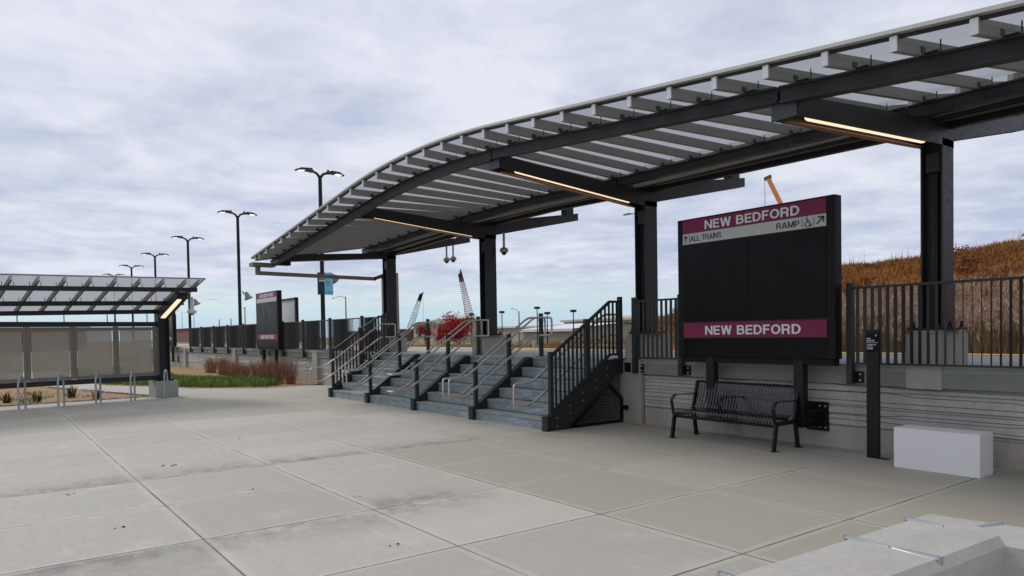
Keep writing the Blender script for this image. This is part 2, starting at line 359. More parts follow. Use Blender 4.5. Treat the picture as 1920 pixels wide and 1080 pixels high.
def text_part(s, size, xc, y, zc, width, mat, parent, name='lettering', bold=.17, align='CENTER', depth=.003):
    "flat raised capitals facing -Y, centred on (xc, zc), fitted to width; size = cap height"
    G = glyphs(bold); gap = .10; m = MB(); lines = s.split('\n'); W = []
    for l in lines: W.append(sum(G[c][0]+gap for c in l)-gap)
    k = width/max(W); n = len(lines); idx = 0
    for li, l in enumerate(lines):
        x = xc-width/2 if align == 'LEFT' else xc-W[li]*k/2; z0 = zc+(n*size+(n-1)*size*.45)/2-size-li*size*1.45
        for c in l:
            for path in G[c][1]:
                idx += 1; P = [Vector((x+p[0]*k, 0, z0+p[1]*size)) for p in path]; L_ = []; R2 = []
                closed = (P[0]-P[-1]).length < 1e-6
                for i in range(len(P)):
                    a = P[i-1] if i else (P[-2] if closed else P[0]); b = P[i+1] if i < len(P)-1 else (P[1] if closed else P[-1])
                    d = (b-a).normalized(); nrm = Vector((-d.z, 0, d.x)); nrm = Vector((nrm.x*k, 0, nrm.z*size))*bold/2
                    L_.append(P[i]+nrm); R2.append(P[i]-nrm)
                yy = y-depth-.0002*(idx % 3)
                f = [Vector((v.x, yy, v.z)) for v in L_]+[Vector((v.x, yy, v.z)) for v in R2]; bk = [Vector((v.x, y+.001, v.z)) for v in f]; q = len(P)
                m.poly(f+bk, [(i, i+1, q+i+1, q+i) for i in range(q-1)]+[(i, 2*q+i, 2*q+i+1, i+1) for i in range(q-1)]+[(q+i, q+i+1, 3*q+i+1, 3*q+i) for i in range(q-1)])
            x += (G[c][0]+gap)*k
    return m.build(name, mat, parent)

# ------------------------------------------------------------------ setting
PZ = 1.17                                   # platform level
m = MB(); m.poly([(-700,-300,-.05),(400,-300,-.05),(400,900,-.05),(-700,900,-.05)], [(0,1,2,3)]); struct(m, 'ground', 'lawn')
# plaza, bounded at the far left by the planting bed
pl = [(8,-14),(8,9.6),(-23.2,9.6),(-23.9,8.9),(-23.5,7.5),(-25.5,5.6),(-27.4,4.95),(-30.2,3.5),(-36,3.3),(-46,3.6),(-46,.6),(-36,.9),(-30.3,1.9),(-27.6,2.55),(-25.2,3.35),(-23.75,3.95),(-22.85,4.05),(-22.5,.36),(-21.6,-4),(-20,-14)]
m = MB(); m.poly([(x,y,0) for x,y in pl], [tuple(range(len(pl)))]); me_ = m; o = struct(m, 'plaza_paving', 'plaza')
bm = bmesh.new(); bm.from_mesh(o.data); bmesh.ops.triangulate(bm, faces=bm.faces[:]); bm.to_mesh(o.data); bm.free()
if o.data.polygons[0].normal.z < 0: o.data.flip_normals()
m = MB(); m.poly([(x,y,-.012) for x,y in [(-22.3,-14),(-22.3,4.4),(-30.5,2.4),(-46,1),(-60,-14)]], [(0,1,2,3,4)]); struct(m, 'mulch_bed', 'mulch')
# gravel edging
m = MB()
e0, e1 = Vector((-22.5,.36,0)), Vector((-22.85,4.05,0)); e2 = Vector((-21.0,-9,0)); e3 = Vector((-30.3,1.9,0))
for a, b_, n in ((e2, e0, 260), (e0, e1, 150), (e1, e3, 200)):
    for i in range(n):
        p = a.lerp(b_, (i+R_(0,1))/n); q = Vector((-R_(.0,.16), R_(-.05,.05), 0)); s = R_(.012,.035)
        p = p+q; m.box(p.x-s, p.x+s, p.y-s, p.y+s, -.012, s*.9)
tag(m.build('gravel_edging', 'gravel'), 'strip of dark gravel edging the mulch bed behind the bike racks', 'gravel', kind='stuff')
# low green bed soil in front of the wall
gb = [(-23.9,8.9),(-23.5,7.5),(-25.5,5.6),(-27.4,4.95),(-30.2,3.5),(-36,3.3),(-46,3.6),(-46,9.55),(-24,9.55)]
m = MB(); m.poly([(x,y,.006) for x,y in gb], [tuple(range(len(gb)))[::-1]]); o = struct(m, 'planting_bed', 'mulch')
if o.data.polygons[0].normal.z < 0: o.data.flip_normals()

# platform slab
m = MB(); m.box(-75, 8, 9.62, 14.0, .9, PZ); struct(m, 'platform', 'platform_concrete')
m = MB(); m.box(-75, 8, 13.35, 13.97, PZ, PZ+.012); struct(m, 'yellow_edge_strip', 'yellow_paint')
m = MB(); m.box(-75, 8, 14.0, 19, -.049, .12); struct(m, 'track_bed', 'gravel')
tr = thing('railway_track', 'railway track running behind the far edge of the platform', 'track', (-30, 16, .12))
for yy in (15.3, 16.75): MB().box(-75, 8, yy-.035, yy+.035, .2, .36).build('rail', 'rust_brown', tr)
m = MB()
for i in range(130): x = -74+i*.62; m.box(x, x+.24, 14.8, 17.25, .121, .2)
m.build('sleepers', 'tan_wall', tr)

# --- board-formed wall with real courses
def strata_wall(x0, x1, name, label, seed, step):
    rnd = random.Random(seed); nx = int((x1-x0)/step); K = 9; zb, zt = .33, .885
    base = [zb+(zt-zb)*k/K for k in range(K+1)]
    jog = []
    for k in range(K+1):
        j = []; v = rnd.uniform(-.012, .012); i = 0
        while i <= nx:
            L = max(2, int(rnd.uniform(.5, 2.4)/step)); 
            for q in range(L): j.append(v)
            nv = max(-.028, min(.028, v+rnd.choice((-1, 1))*rnd.uniform(.010, .03))); T = max(1, int(rnd.uniform(.12, .3)/step))
            for q in range(T): j.append(v+(nv-v)*(q+.5)/T)
            v = nv; i += L+T
        jog.append(j)
    dep = [[0]*(nx+1) for _ in range(K)]
    for k in range(K):
        i = 0; v = rnd.uniform(0, .02)
        while i <= nx:
            L = max(2, int(rnd.uniform(.8, 2.5)/step)); nv = rnd.uniform(0, .034)
            for q in range(L):
                if i+q <= nx: dep[k][i+q] = v+(nv-v)*q/L
            v = nv; i += L
    vs = []; fs = []; rows = None
    Y = 9.60
    for i in range(nx+1):
        x = x0+(x1-x0)*i/nx; col = [(x, Y-.0, 0), (x, Y-.0, zb-.018), (x, Y-.012, zb-.012)]
        for k in range(K):
            a = base[k]+jog[k][i]; b_ = base[k+1]+jog[k+1][i]; d = dep[k][i]
            col += [(x, Y-.002, a+.0025), (x, Y-.022-d, a+.006), (x, Y-.014-d*.8, b_-.003), (x, Y-.002, b_-.0025)]
        col += [(x, Y+.03, zt+.03)]
        rows = len(col); vs += col
    for i in range(nx):
        for r in range(rows-1):
            a = i*rows+r; fs.append((a, a+1, a+rows+1, a+rows))
    w = thing(name, label, 'wall', ((x0+x1)/2, 9.7, 0))
    m = MB(); m.poly(vs, [f[::-1] for f in fs]); m.build('board_formed_face', 'wall_concrete', w)
    MB().box(x0, x1, 9.65, 9.95, -.04, .9).build('wall_core', 'wall_base', w)
    m = MB(); m.prism([(9.50, .905), (9.62, .905), (9.62, PZ+.001), (9.55, PZ+.001), (9.50, PZ-.07)], 'x', x0, x1); m.build('edge_beam', 'fascia', w)
    m = MB(); m.prism([(9.499, PZ-.07), (9.549, PZ+.003), (9.61, PZ+.003), (9.61, PZ+.004), (9.547, PZ+.0045), (9.496, PZ-.07)], 'x', x0, x1); m.build('edge_chamfer', 'platform_concrete', w)
    return w
w1 = strata_wall(-8.9, 6.0, 'retaining_wall', 'grey board formed concrete wall with wavy courses behind the black bench', 4, .06)
MB().box(-8.9, 6, 9.573, 9.64, -.04, .305).build('base_course', 'wall_base', w1)
w2 = strata_wall(-60, -19.3, 'retaining_wall', 'long grey board formed concrete wall behind the red ornamental grass', 9, .15)
MB().box(-60, -19.3, 9.573, 9.64, -.04, .30).build('base_course', 'wall_base', w2)
for x in (-24.4, -34.4, -44.4, -54.4): MB().box(x-.21, x+.21, 9.44, 9.66, -.04, PZ-.06).build('pilaster', 'pilaster_concrete', w2, .012)
for x in (-29.4, -39.4): MB().box(x-.02, x+.02, 9.485, 9.5, .9, PZ-.075).build('joint_strip', 'black_paint', w2)
sw = thing('stair_backing_wall', 'plain concrete end wall beneath the platform at the right side of the stairs', 'wall', (-13.5, 9.8, 0))
MB().box(-19.3, -8.9, 9.56, 9.9, -.04, .9).build('wall_body', 'pilaster_concrete', sw)
MB().box(-9.42, -8.9, 9.47, 9.62, -.04, PZ-.005).build('end_pilaster', 'pilaster_concrete', sw, .012)
MB().box(-19.3, -9.42, 9.5, 9.62, .9, PZ-.01).build('edge_beam', 'fascia', sw)

# ------------------------------------------------------------------ big canopy
COLX = [-4.10, -9.06, -14.14, -19.28, .95]
def zE(X):
    "top of the roof along its front edge (y=5.9)"
    if X >= -8.4: return 4.71+.1087*(-9-X)
    if X <= -13.4: return 4.54+.1228*(X+13.6)
    t = (X+13.4)/5.0
    return (1-t)**2*4.565+2*t*(1-t)*4.895+t*t*4.645
def lerpt(X, T):
    if X <= T[0][0]: return T[0][1]+(X-T[0][0])*(T[1][1]-T[0][1])/(T[1][0]-T[0][0])
    for (a, za), (b, zb) in zip(T, T[1:]):
        if X <= b: return za+(zb-za)*(X-a)/(b-a)
    return T[-1][1]+(X-T[-1][0])*.0
def zG2(X): return lerpt(X, [(-19, 4.215), (-16.5, 4.32), (-14, 4.405), (-11.5, 4.425), (-9, 4.37), (-4, 4.335), (2, 4.30)])
RH = .118
def zR(X, Y):
    "top of rafters"
    a, b = zE(X)-.052, zG2(X)+RH
    return a+(b-a)*(Y-5.9)/(9.1-5.9)
can = thing('platform_canopy', 'long wave shaped canopy with pale rafters and dark steel columns over the stairs and platform', 'canopy', (-9, 9.8, PZ))
XL, XR = -19.35, 3.2
def curve_beam(mat, name, yc, ztop, w, h, x0, x1, step=.25):
    n = max(1, int((x1-x0)/step)); tf = .02
    for (a, b, zo0, zo1) in ((-w/2, w/2, 0, -tf), (-w/2, w/2, -h+tf, -h), (-.03, .03, -tf, -h+tf)):
        pass
    m = MB()
    prof = [(-w/2, 0), (w/2, 0), (w/2, -tf), (.035, -tf), (.035, -h+tf), (w/2, -h+tf), (w/2, -h), (-w/2, -h), (-w/2, -h+tf), (-.035, -h+tf), (-.035, -tf), (-w/2, -tf)]
    k = len(prof); vs = []
    for i in range(n+1):
        x = x0+(x1-x0)*i/n; z = ztop(x)
        vs += [(x, yc+p, z+q) for p, q in prof]
    fs = [(i*k+j, i*k+(j+1) % k, (i+1)*k+(j+1) % k, (i+1)*k+j) for i in range(n) for j in range(k)]
    fs += [tuple(range(k))[::-1], tuple(range(n*k, n*k+k))]
    m.poly(vs, fs); return m.build(name, mat, can)
bays = [(-19.5, -14.15), (-14.12, -9.05), (-9.02, -4.13), (-4.10, .9), (.93, 3.3)]
for i, (a, b) in enumerate(bays):
    dz = .012 if i % 2 else 0
    curve_beam('dark_steel', 'front_girder', 6.42, lambda x: zR(x, 6.42)-RH-.003, .13, .155+dz, a, b)
    curve_beam('dark_steel', 'rear_girder', 9.1, lambda x: zG2(x)-.003, .13, .15+dz, a, b)
# rafters
rx = -2.201
xs = []
k = -9
while True:
    x = -2.201-.5755*k
    if x < XL+.1: break
    if x < XR: xs.append(x)
    k += 1
xs.append(-19.22)
for x in xs:
    z0 = zR(x, 5.9); z1 = zR(x, 9.38)
    m = MB(); m.prism([(5.9, z0-RH), (9.38, z1-RH), (9.38, z1), (5.9, z0)], 'x', x-.027, x+.027); 
    m.prism([(5.95, z0-.045), (9.38, z1-.045), (9.38, z1-.04), (5.95, z0-.04)], 'x', x+.0272, x+.0285)
    r = m.build('rafter', 'alu', can)
    MB().prism([(5.88, z0-RH-.002), (5.897, z0-RH-.002), (5.897, z0), (5.88, z0)], 'x', x-.029, x+.029).build('end_cap', 'alu_end', r)
    for yg in (6.42, 9.1):
        m = MB(); zg = zR(x, yg)-RH
        m.box(x+.028, x+.034, yg-.12, yg-.05, zg, zg+.05); m.tube([(x+.12, yg+.02, zg-.01), (x+.12, yg+.02, zg+.11)], .006, 5); m.box(x-.06, x+.125, yg-.05, yg+.05, zg-.002, zg+.012)
        m.build('clip', 'dark_steel', r)
# translucent sheets + front trim
def sheet(name, mat, y0, y1, zf, t, x0, x1, n=70):
    m = MB(); vs = []
    for i in range(n+1):
        x = x0+(x1-x0)*i/n
        vs += [(x, y0, zf(x, y0)), (x, y1, zf(x, y1)), (x, y1, zf(x, y1)+t), (x, y0, zf(x, y0)+t)]
    fs = [(i*4+j, i*4+(j+1) % 4, (i+1)*4+(j+1) % 4, (i+1)*4+j) for i in range(n) for j in range(4)]
    fs += [(0, 1, 2, 3), (4*n+3, 4*n+2, 4*n+1, 4*n)]
    m.poly(vs, fs, False); return m.build(name, mat, can)
for i in range(len(xs)-1):
    a, b = xs[i+1], xs[i]
    if b-a < .1: continue
    m = MB(); vs = []
    for x in (a, b):
        for y in (5.93, 9.36): vs.append((x, y, zR(x, y)+.006))
    m.poly(vs, [(0, 1, 3, 2)]); m.build('roof_panel', 'roof_panel', can)
sheet('front_edge_trim', 'edge_alu', 5.86, 5.925, lambda x, y: zR(x, 5.9)+.020, .032, XL-.15, XR)
sheet('front_edge_lip', 'dark_steel', 5.925, 5.95, lambda x, y: zR(x, 5.9)-.008, .03, XL-.1, XR)
sheet('rear_edge_trim', 'alu', 9.37, 9.42, lambda x, y: zR(x, 9.4)-.26, .10, XL-.1, XR)
m = MB(); m.prism([(5.86, zR(XL-.12, 5.9)-.01), (9.4, zR(XL-.12, 9.4)-.01), (9.4, zR(XL-.12, 9.4)+.03), (5.86, zR(XL-.12, 5.9)+.03)], 'x', XL-.15, XL-.11); m.build('side_edge_trim', 'alu', can)
# valley gutter between the wings
sheet('valley_gutter', 'black_paint', 9.46, 9.98, lambda x, y: zG2(x)-.11, .18, XL, XR)
for yy in (9.5, 9.92): sheet('gutter_beam', 'dark_steel', yy-.05, yy+.05, lambda x, y: zG2(x)-.165, .06, XL, XR)
# rear wing over the platform
def zB(X, Y): return 4.50+(Y-10.0)*.205
for y in (10.35, 12.35):
    MB().box(XL, XR, y-.08, y+.08, zB(0, y)-.045-.0, zB(0, y)+.10).build('rear_wing_girder', 'dark_steel', can)
m = MB()
for x in xs: m.prism([(10.0, zB(x,10.0)+.10), (12.95, zB(x,12.95)+.10), (12.95, zB(x,12.95)+.24), (10.0, zB(x,10.0)+.24)], 'x', x-.03, x+.03)
m.build('rear_wing_rafters', 'alu', can)
m = MB(); m.poly([(XL,9.98,zB(0,9.98)+.25),(XR,9.98,zB(0,9.98)+.25),(XR,12.98,zB(0,12.98)+.25),(XL,12.98,zB(0,12.98)+.25)], [(0,1,2,3)]); m.build('rear_wing_panel', 'roof_panel', can)
# columns with arms
tipzb = [3.76, 4.22, 4.21, 3.69, 3.6]
for k, X in enumerate(COLX):
    c = MB(); W = .132
    for s in (-1, 1):
        a, b = X+s*W, X+s*(W-.022); c.box(min(a, b), max(a, b), 9.67, 9.98, 1.66, 4.02)
    c.box(X-W+.022, X+W-.022, 9.80, 9.84, 1.66, 4.1)
    col = c.build('column', 'dark_steel', can)
    c = MB(); c.tube([(X+.03, 9.76, 1.7), (X+.03, 9.76, 3.75)], .022, 8); c.build('conduit', 'black_paint', col)
    MB().box(X-.085, X+.085, 9.70, 9.795, 3.62, 3.86).build('junction_box', 'dark_steel', col, .006)
    # front arm: two side plates and a web, lamps under the web
    zb = tipzb[k]; zt_tip = zb+(.20 if k in (0, 4) else .19)
    ztc = zG2(X)-.155
    yt = 6.46
    fb = lambda y: 3.93+(zb-3.93)*(9.6-y)/(9.6-yt)
    am = MB()
    poly = [(yt, zb), (9.6, 3.93), (9.99, 3.93), (9.99, 4.30), (9.1, ztc), (yt+.05, zt_tip)]
    for s in (-1, 1):
        a, b = X+s*W, X+s*(W-.02); am.prism(poly, 'x', min(a, b), max(a, b))
    am.prism([(yt+.012, fb(yt)+.10), (9.8, fb(9.8)+.12), (9.8, fb(9.8)+.135), (yt+.012, fb(yt)+.115)], 'x', X-W+.02, X+W-.02)
    arm = am.build('front_arm', 'dark_steel', can)
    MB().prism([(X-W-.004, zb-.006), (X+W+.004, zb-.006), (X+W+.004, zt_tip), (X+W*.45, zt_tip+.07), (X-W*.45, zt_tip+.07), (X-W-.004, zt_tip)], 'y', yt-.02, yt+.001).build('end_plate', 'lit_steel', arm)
    MB().box(X-.11, X+.11, yt+.02, yt+.36, zt_tip-.02, zR(X, 6.42)-RH-.155).build('girder_seat', 'black_paint', arm)
    y0, y1 = 6.85, 9.35; ym = (y0+y1)/2
    for a, b in ((y0, ym-.02), (ym+.02, y1)):
        l = MB(); n = 8
        for sgn in (0,):
            pts = [(X+.035+.06*math.cos(t), .055*math.sin(t)) for t in [PI+PI*i/n for i in range(n+1)]]
            vs = []
            for y in (a, b): vs += [(px_, y, fb(y)+.062+pz) for px_, pz in pts]
            q = n+1; l.poly(vs, [(i, i+1, q+i+1, q+i) for i in range(n)]+[tuple(range(q)), tuple(range(2*q-1, q-1, -1))])
        l.build('light_tube', 'lamp_warm', arm)
    l = MB(); l.bar((X+.012, y0-.1, fb(y0-.1)+.095), (X+.012, y1+.06, fb(y1+.06)+.095), .13, .03); l.build('light_housing', 'alu', arm)
    l = MB(); l.prism([(6.62, fb(6.62)-.004), (9.55, fb(9.55)-.004), (9.55, fb(9.55)+.004), (6.62, fb(6.62)+.004)], 'x', X-W-.002, X-.045); l.build('lamp_glow_strip', 'lamp_glow_paint', arm)  # thin strip added under the arm to carry the painted lamp glow
    # rear arm
    am = MB(); pr = [(9.985, 4.03), (12.62, 4.585), (12.62, 4.765), (9.985, 4.36)]
    for s in (-1, 1):
        a, b = X+s*W, X+s*(W-.02); am.prism(pr, 'x', min(a, b), max(a, b))
    am.prism([(9.99, 4.18), (12.6, 4.70), (12.6, 4.715), (9.99, 4.195)], 'x', X-W+.02, X+W-.02)
    am.prism([(X-W, 4.585), (X+W, 4.585), (X+W, 4.765), (X-W, 4.765)], 'y', 12.605, 12.63)
    am.box(X-.1, X+.1, 12.25, 12.5, 4.72, zB(0,12.3)-.04); am.box(X-.1, X+.1, 10.2, 10.5, 4.3, zB(0,10.3)-.04)
    am.build('rear_arm', 'dark_steel', can)
    # base plate
    bp = MB(); bp.box(X-.27, X+.27, 9.62, 10.04, 1.625, 1.66)
    bp.build('base_plate', 'black_paint', col, .004)
    for sx in (-.22, .22):
        for sy in (9.66, 9.99): MB().lathe((X+sx, sy, 1.66), [(.03, 0), (.03, .03), (.016, .03), (.016, .075), (0, .078)], 8).build('anchor_bolt', 'black_paint', col)
    pd = thing('column_pedestal', ['concrete pedestal under the canopy column nearest the white block', 'concrete pedestal under the canopy column just left of the large station sign', 'concrete pedestal behind the handrails, middle of the stairs', 'concrete pedestal at the far left end of the stairs', 'concrete pedestal beyond the right edge'][k], 'pedestal', (X-.03, 9.9, 0), 'concrete pedestals of the canopy columns')
    MB().box(X-.24, X+.19, 9.49, 10.27, .885 if k in (0, 4) else PZ-.02, 1.575).build('pedestal_block', 'pedestal_concrete', pd, .008)
    MB().box(X-.21, X+.17, 9.54, 10.2, 1.575, 1.622).build('grout_pad', 'pedestal_concrete', pd, .006)
# end gutter and downspout at the left end
g = MB(); g.box(-19.62, -19.30, 5.84, 6.45, zR(-19.3,5.9)-RH-.11, zR(-19.3,5.9)-RH-.01); g.build('end_gutter', 'pipe_metal', can)
zz = zR(-19.3, 5.9)-RH-.11
d = MB(); d.bar((-19.46, 6.02, zz+.0), (-19.46, 6.02, zz-.16), .11, .11, (0, 1, 0)); d.bar((-19.46, 5.965, zz-.17), (-19.46, 9.45, zz-.05-.17), .10, .10)
d.bar((-19.46, 9.4, zz-.22), (-19.46, 9.74, zz-.10), .10, .10); d.bar((-19.46, 9.72, zz-.1), (-19.46, 9.72, PZ), .10, .10, (0, 1, 0))
d.build('downspout', 'pipe_metal', can)
# dome cameras
def dome(loc, zt, label):
    t = thing('dome_camera', label, 'security camera', (loc[0], loc[1], zt), 'dome cameras hanging under the canopy')
    x, y = loc; L = .38
    MB().tube([(x, y, zt), (x, y, zt-L)], .028, 8).build('drop_tube', 'camera_housing', t)
    MB().lathe((x, y, zt-L), [(0, .03), (.05, .02), (.095, -.01), (.105, -.05), (.10, -.09), (.07, -.10)], 16).build('housing', 'camera_housing', t)
    MB().lathe((x, y, zt-L-.09), [(.068, 0), (.06, -.04), (.035, -.068), (0, -.078)], 16).build('lens_dome', 'glass_black', t)
dome((-13.85, 10.1), 4.08, 'dome camera hanging right beside the column at the middle of the stairs')
dome((-19.14, 11.74), 4.42, 'left one of the pair of dome cameras under the rear arm above the far stairs')
dome((-19.14, 11.98), 4.46, 'right one of the pair of dome cameras under the rear arm above the far stairs')

# ------------------------------------------------------------------ stairs
st = thing('staircase', 'wide steel staircase in four bays with blue grey galvanized steps', 'stairs', (-14, 8.4, 0))
SX = [-18.68, -16.36, -14.0, -11.65, -9.37]
RI, TR, Y0 = .194, .288, 7.70
for b in range(4):
    x0, x1 = SX[b]+.06, SX[b+1]-.06
    rr = MB(); tt = MB()
    for i in range(6):
        y = Y0+i*TR
        rr.prism([(y+.004, i*RI+.012*(i>0)), (y+.03, i*RI+.012*(i>0)), (y+.03, (i+1)*RI-.018), (y+.004, (i+1)*RI-.018)], 'x', x0, x1)
        rr.box(x0, x1, y-.012, y+.028, (i+1)*RI-.03, (i+1)*RI+.001)
        y2 = y+TR+.005 if i < 5 else 9.62
        zt = (i+1)*RI if i < 5 else PZ+.002
        tt.box(x0, x1, y+.0285, y2, zt-.04, zt)
    rr.build('risers', 'galvanized_riser', st); tt.build('treads', 'tread_top', st)
for i, X in enumerate(SX):
    outer = i in (0, 4)
    prof = [(7.64, 0), (7.64, .235), (7.73, .235+.02), (9.04, PZ+.0), (9.6, PZ+.0), (9.6, .905), (9.26, .905), (9.215, .82), (8.05, .0)]
    m = MB(); w = .045 if outer else .05
    m.prism(prof, 'x', X-w, X+w); s = m.build('stringer', 'dark_steel', st)
    m = MB()                                   # flanges and base plates
    for (a, b_) in (((7.73, .255), (9.04, PZ)), ((8.05, .0), (9.215, .82))):
        m.bar((X, a[0], a[1]+.004), (X, b_[0], b_[1]+.004), .13, .016, (0, 0, 1))
    m.box(X-.075, X+.075, 7.625, 7.64, 0, .24); m.box(X-.075, X+.075, 7.6, 7.72, .236, .25)
    m.build('flange', 'dark_steel', s)
    if i == 4:
        m = MB()
        for q in range(5):
            for o_ in (.10, .24):
                y = 7.86+q*.3; z = .18+q*.201-o_+.13
                m.lathe((X+.046, y, z), [(.011, 0), (.011, .008), (0, .01)], 6, (1, 0, 0))
        m.build('bolts', 'bolt', s)
        m = MB(); m.box(X-.05, X+.09, 9.55, 9.72, .88, PZ-.01); m.box(X+.09, X+.24, 9.45, 9.468, .93, 1.10); m.build('wall_bracket', 'black_paint', s)
# posts and guards on the stringers
def post(par, X, y, z0, z1, w=.072):
    m = MB(); m.box(X-w/2, X+w/2, y-w/2, y+w/2, z0, z1); p = m.build('post', 'dark_steel', par, .004); return p
PY = [7.755, 8.58, 9.42]
def guard(X, label, name='stair_guardrail'):
    g = thing(name, label, 'railing', (X, 8.5, .2), 'side guard railings of the stairs')
    zt = [1.345, 1.90, 2.305]; zb = [.25, .82, PZ]
    for y, a, b in zip(PY, zb, zt): post(g, X, y, a, b)
    MB().box(X-.09, X+.09, 9.32, 9.52, PZ, PZ+.014).build('base_plate', 'dark_steel', g)
    m = MB(); tp = lambda y: min(2.235, 1.31+(y-7.79)*.672); bt = lambda y: min(PZ+.085, .335+(y-7.79)*.672)
    yk = 7.79+(2.235-1.31)/.672
    m.bar((X, 7.79, 1.29), (X, 8.545, tp(8.545)-.02), .05, .045); m.bar((X, 8.615, tp(8.615)-.02), (X, yk, 2.215), .05, .045); m.bar((X, yk, 2.215), (X, 9.385, 2.215), .05, .04)
    m.build('top_rail', 'dark_steel', g)
    m = MB(); yb = 7.79+(PZ+.085-.335)/.672
    m.bar((X, 7.79, .335), (X, 8.545, bt(8.545)), .045, .04); m.bar((X, 8.615, bt(8.615)), (X, yb, PZ+.085), .045, .04); m.bar((X, yb, PZ+.085), (X, 9.385, PZ+.085), .045, .04)
    m.build('bottom_rail', 'dark_steel', g)
    y = 7.87
    while y < 9.36:
        if abs(y-8.58) > .06: MB().bar((X, y, bt(y)), (X, y, tp(y)-.03), .014, .042, (0, 1, 0)).build('picket', 'dark_steel', g)
        y += .098
    return g
guard(SX[4]+.02, 'dark picket guard railing along the right side of the stairs, nearest the bench')
guard(SX[0]-.02, 'dark picket guard railing along the far left side of the stairs')
def rail_path(x, zoff, side):
    # lower end -> slope -> upper level
    pts = [(x, 7.08, .82+zoff), (x, 7.42, .83+zoff), (x, 7.55, .90+zoff), (x, 9.10, 1.945+zoff), (x, 9.2, 1.985+zoff), (x, 9.62, 1.985+zoff)]
    return pts
def smooth(pts, r=.05, n=3):
    out = [Vector(pts[0])]
    for a, b, c in zip(pts, pts[1:], pts[2:]):
        a, b, c = map(Vector, (a, b, c)); d1 = (a-b); d2 = (c-b); q = min(r, d1.length*.45, d2.length*.45); p = b+d1.normalized()*q; s = b+d2.normalized()*q
        for i in range(n+1):
            t = i/n; out.append(p*(1-t)**2+b*2*t*(1-t)+s*t*t)
    out.append(Vector(pts[-1])); return out
def loop(X, dx, par):
    x = X+dx; up_ = rail_path(x, 0, 0); lo = rail_path(x, -.37, 0)
    pts = up_[::-1]+lo            # vertical return at the lower end
    full = [(x, 9.62, 1.985-.37)]+up_[::-1]+lo[:] 
    path = smooth([(x, 9.3, 1.985-.37)]+[(x, 9.62, 1.985-.37)]+up_[::-1]+lo[:-1], .06)
    MB().tube(path, .021, 8).build('handrail', 'stainless', par)
def uloop(X, dx, par):
    for zo in (0, -.37):
        a = rail_path(X-dx, zo, 0); b = rail_path(X+dx, zo, 0)
        MB().tube(smooth(a[::-1]+b, .05), .021, 8).build('handrail', 'stainless', par)
    for x in (X-dx, X+dx): MB().tube([(x, 9.62, 1.985), (x, 9.62, 1.615)], .021, 8).build('end_link', 'stainless', par)
def brackets(X, dxs, par):
    m = MB()
    for y in PY[:2]+[9.42]:
        for zo in (0, -.37):
            z = min(1.985, .90+(y-7.55)*.674)+zo
            for dx in dxs: m.tube([(X, y, z-.075), (X+dx*.9, y, z-.07), (X+dx, y, z-.02)], .007, 5)
    m.build('brackets', 'stainless', par)
labs = ['pair of stainless handrails on the second stringer from the left end of the stairs', 'pair of stainless handrails on the middle stringer, joined by flat loops at the bottom', 'pair of stainless handrails ending in two upright loops, second stringer from the right end']
for i in (1, 2, 3):
    X = SX[i]; h = thing('stair_handrail', labs[i-1], 'handrail', (X, 8.5, .2), 'handrails between the stair bays')
    zt = [1.125, 1.655, 2.075]; zb = [.25, .82, PZ]
    for y, a, b in zip(PY, zb, zt): post(h, X, y, a, b)
    MB().box(X-.09, X+.09, 9.33, 9.51, PZ, PZ+.014).build('base_plate', 'dark_steel', h)
    if i == 2: uloop(X, .13, h)
    else:
        loop(X, -.11, h); loop(X, .11, h)
    brackets(X, (-.11, .11), h)
for X, dx, lb in ((SX[4], -.13, 'single stainless handrail looped inside the right guard railing of the stairs'), (SX[0], .10, 'single stainless handrail inside the far left guard railing of the stairs')):
    h = thing('stair_handrail', lb, 'handrail', (X+dx, 8.5, .2), 'handrails between the stair bays'); loop(X, dx, h); brackets(X+dx*.3, (dx*.7,), h)
# dark screen under the right hand stringer
sc = thing('understair_screen', 'dark wire mesh screen closing the triangle under the right side of the stairs', 'screen', (-9.37, 9.0, 0))
fr = [(8.25, .03), (9.46, .03), (9.46, .42), (9.12, .72)]
m = MB()
for a, b_ in zip(fr, fr[1:]+fr[:1]): m.bar((-9.36, a[0], a[1]), (-9.36, b_[0], b_[1]), .05, .05, (1, 0, 0))
m.box(-9.33, -9.2, 9.44, 9.47, .24, .32); m.build('frame', 'black_paint', sc)
m = MB(); m.poly([(-9.36, a, b_) for a, b_ in fr], [(0, 1, 2, 3)]); m.build('wire_mesh', 'dark_mesh', sc)

# ------------------------------------------------------------------ platform fence with twisting pickets
def fence(x0, x1, label, th0, th1, posts=(True, True), name='platform_fence'):
    g = thing(name, label, 'fence', ((x0+x1)/2, 9.42, 1.1), 'platform edge fence sections')
    Y = 9.42
    for x, on in zip((x0, x1), posts):
        if not on: continue
        MB().box(x-.038, x+.038, Y-.045, Y+.045, .915, 2.275).build('post', 'dark_steel', g, .004)
        b = MB().box(x-.04, x+.14, 9.472, 9.494, .93, 1.08); br = b.build('wall_bracket', 'black_paint', g)
        q = MB()
        for zz in (.965, 1.045): q.lathe((x+.1, 9.472, zz), [(.018, 0), (.018, .012), (0, .014)], 8, (0, -1, 0))
        q.build('bolts', 'bolt', br)
    MB().bar((x0+.04, Y, 2.205), (x1-.04, Y, 2.205), .045, .032).build('top_rail', 'dark_steel', g)
    MB().bar((x0+.04, Y, 1.195), (x1-.04, Y, 1.195), .045, .025).build('bottom_rail', 'dark_steel', g)
    n = int((x1-x0-.08)/.0975)
    for i in range(n):
        t = (i+1)/(n+1); x = x0+(x1-x0)*t; th = math.radians(th0+(th1-th0)*t)
        MB().bar((x, Y, 1.2), (x, Y, 2.195), .044, .008, (-math.sin(th), math.cos(th), 0)).build('picket', 'dark_steel', g)
    return g
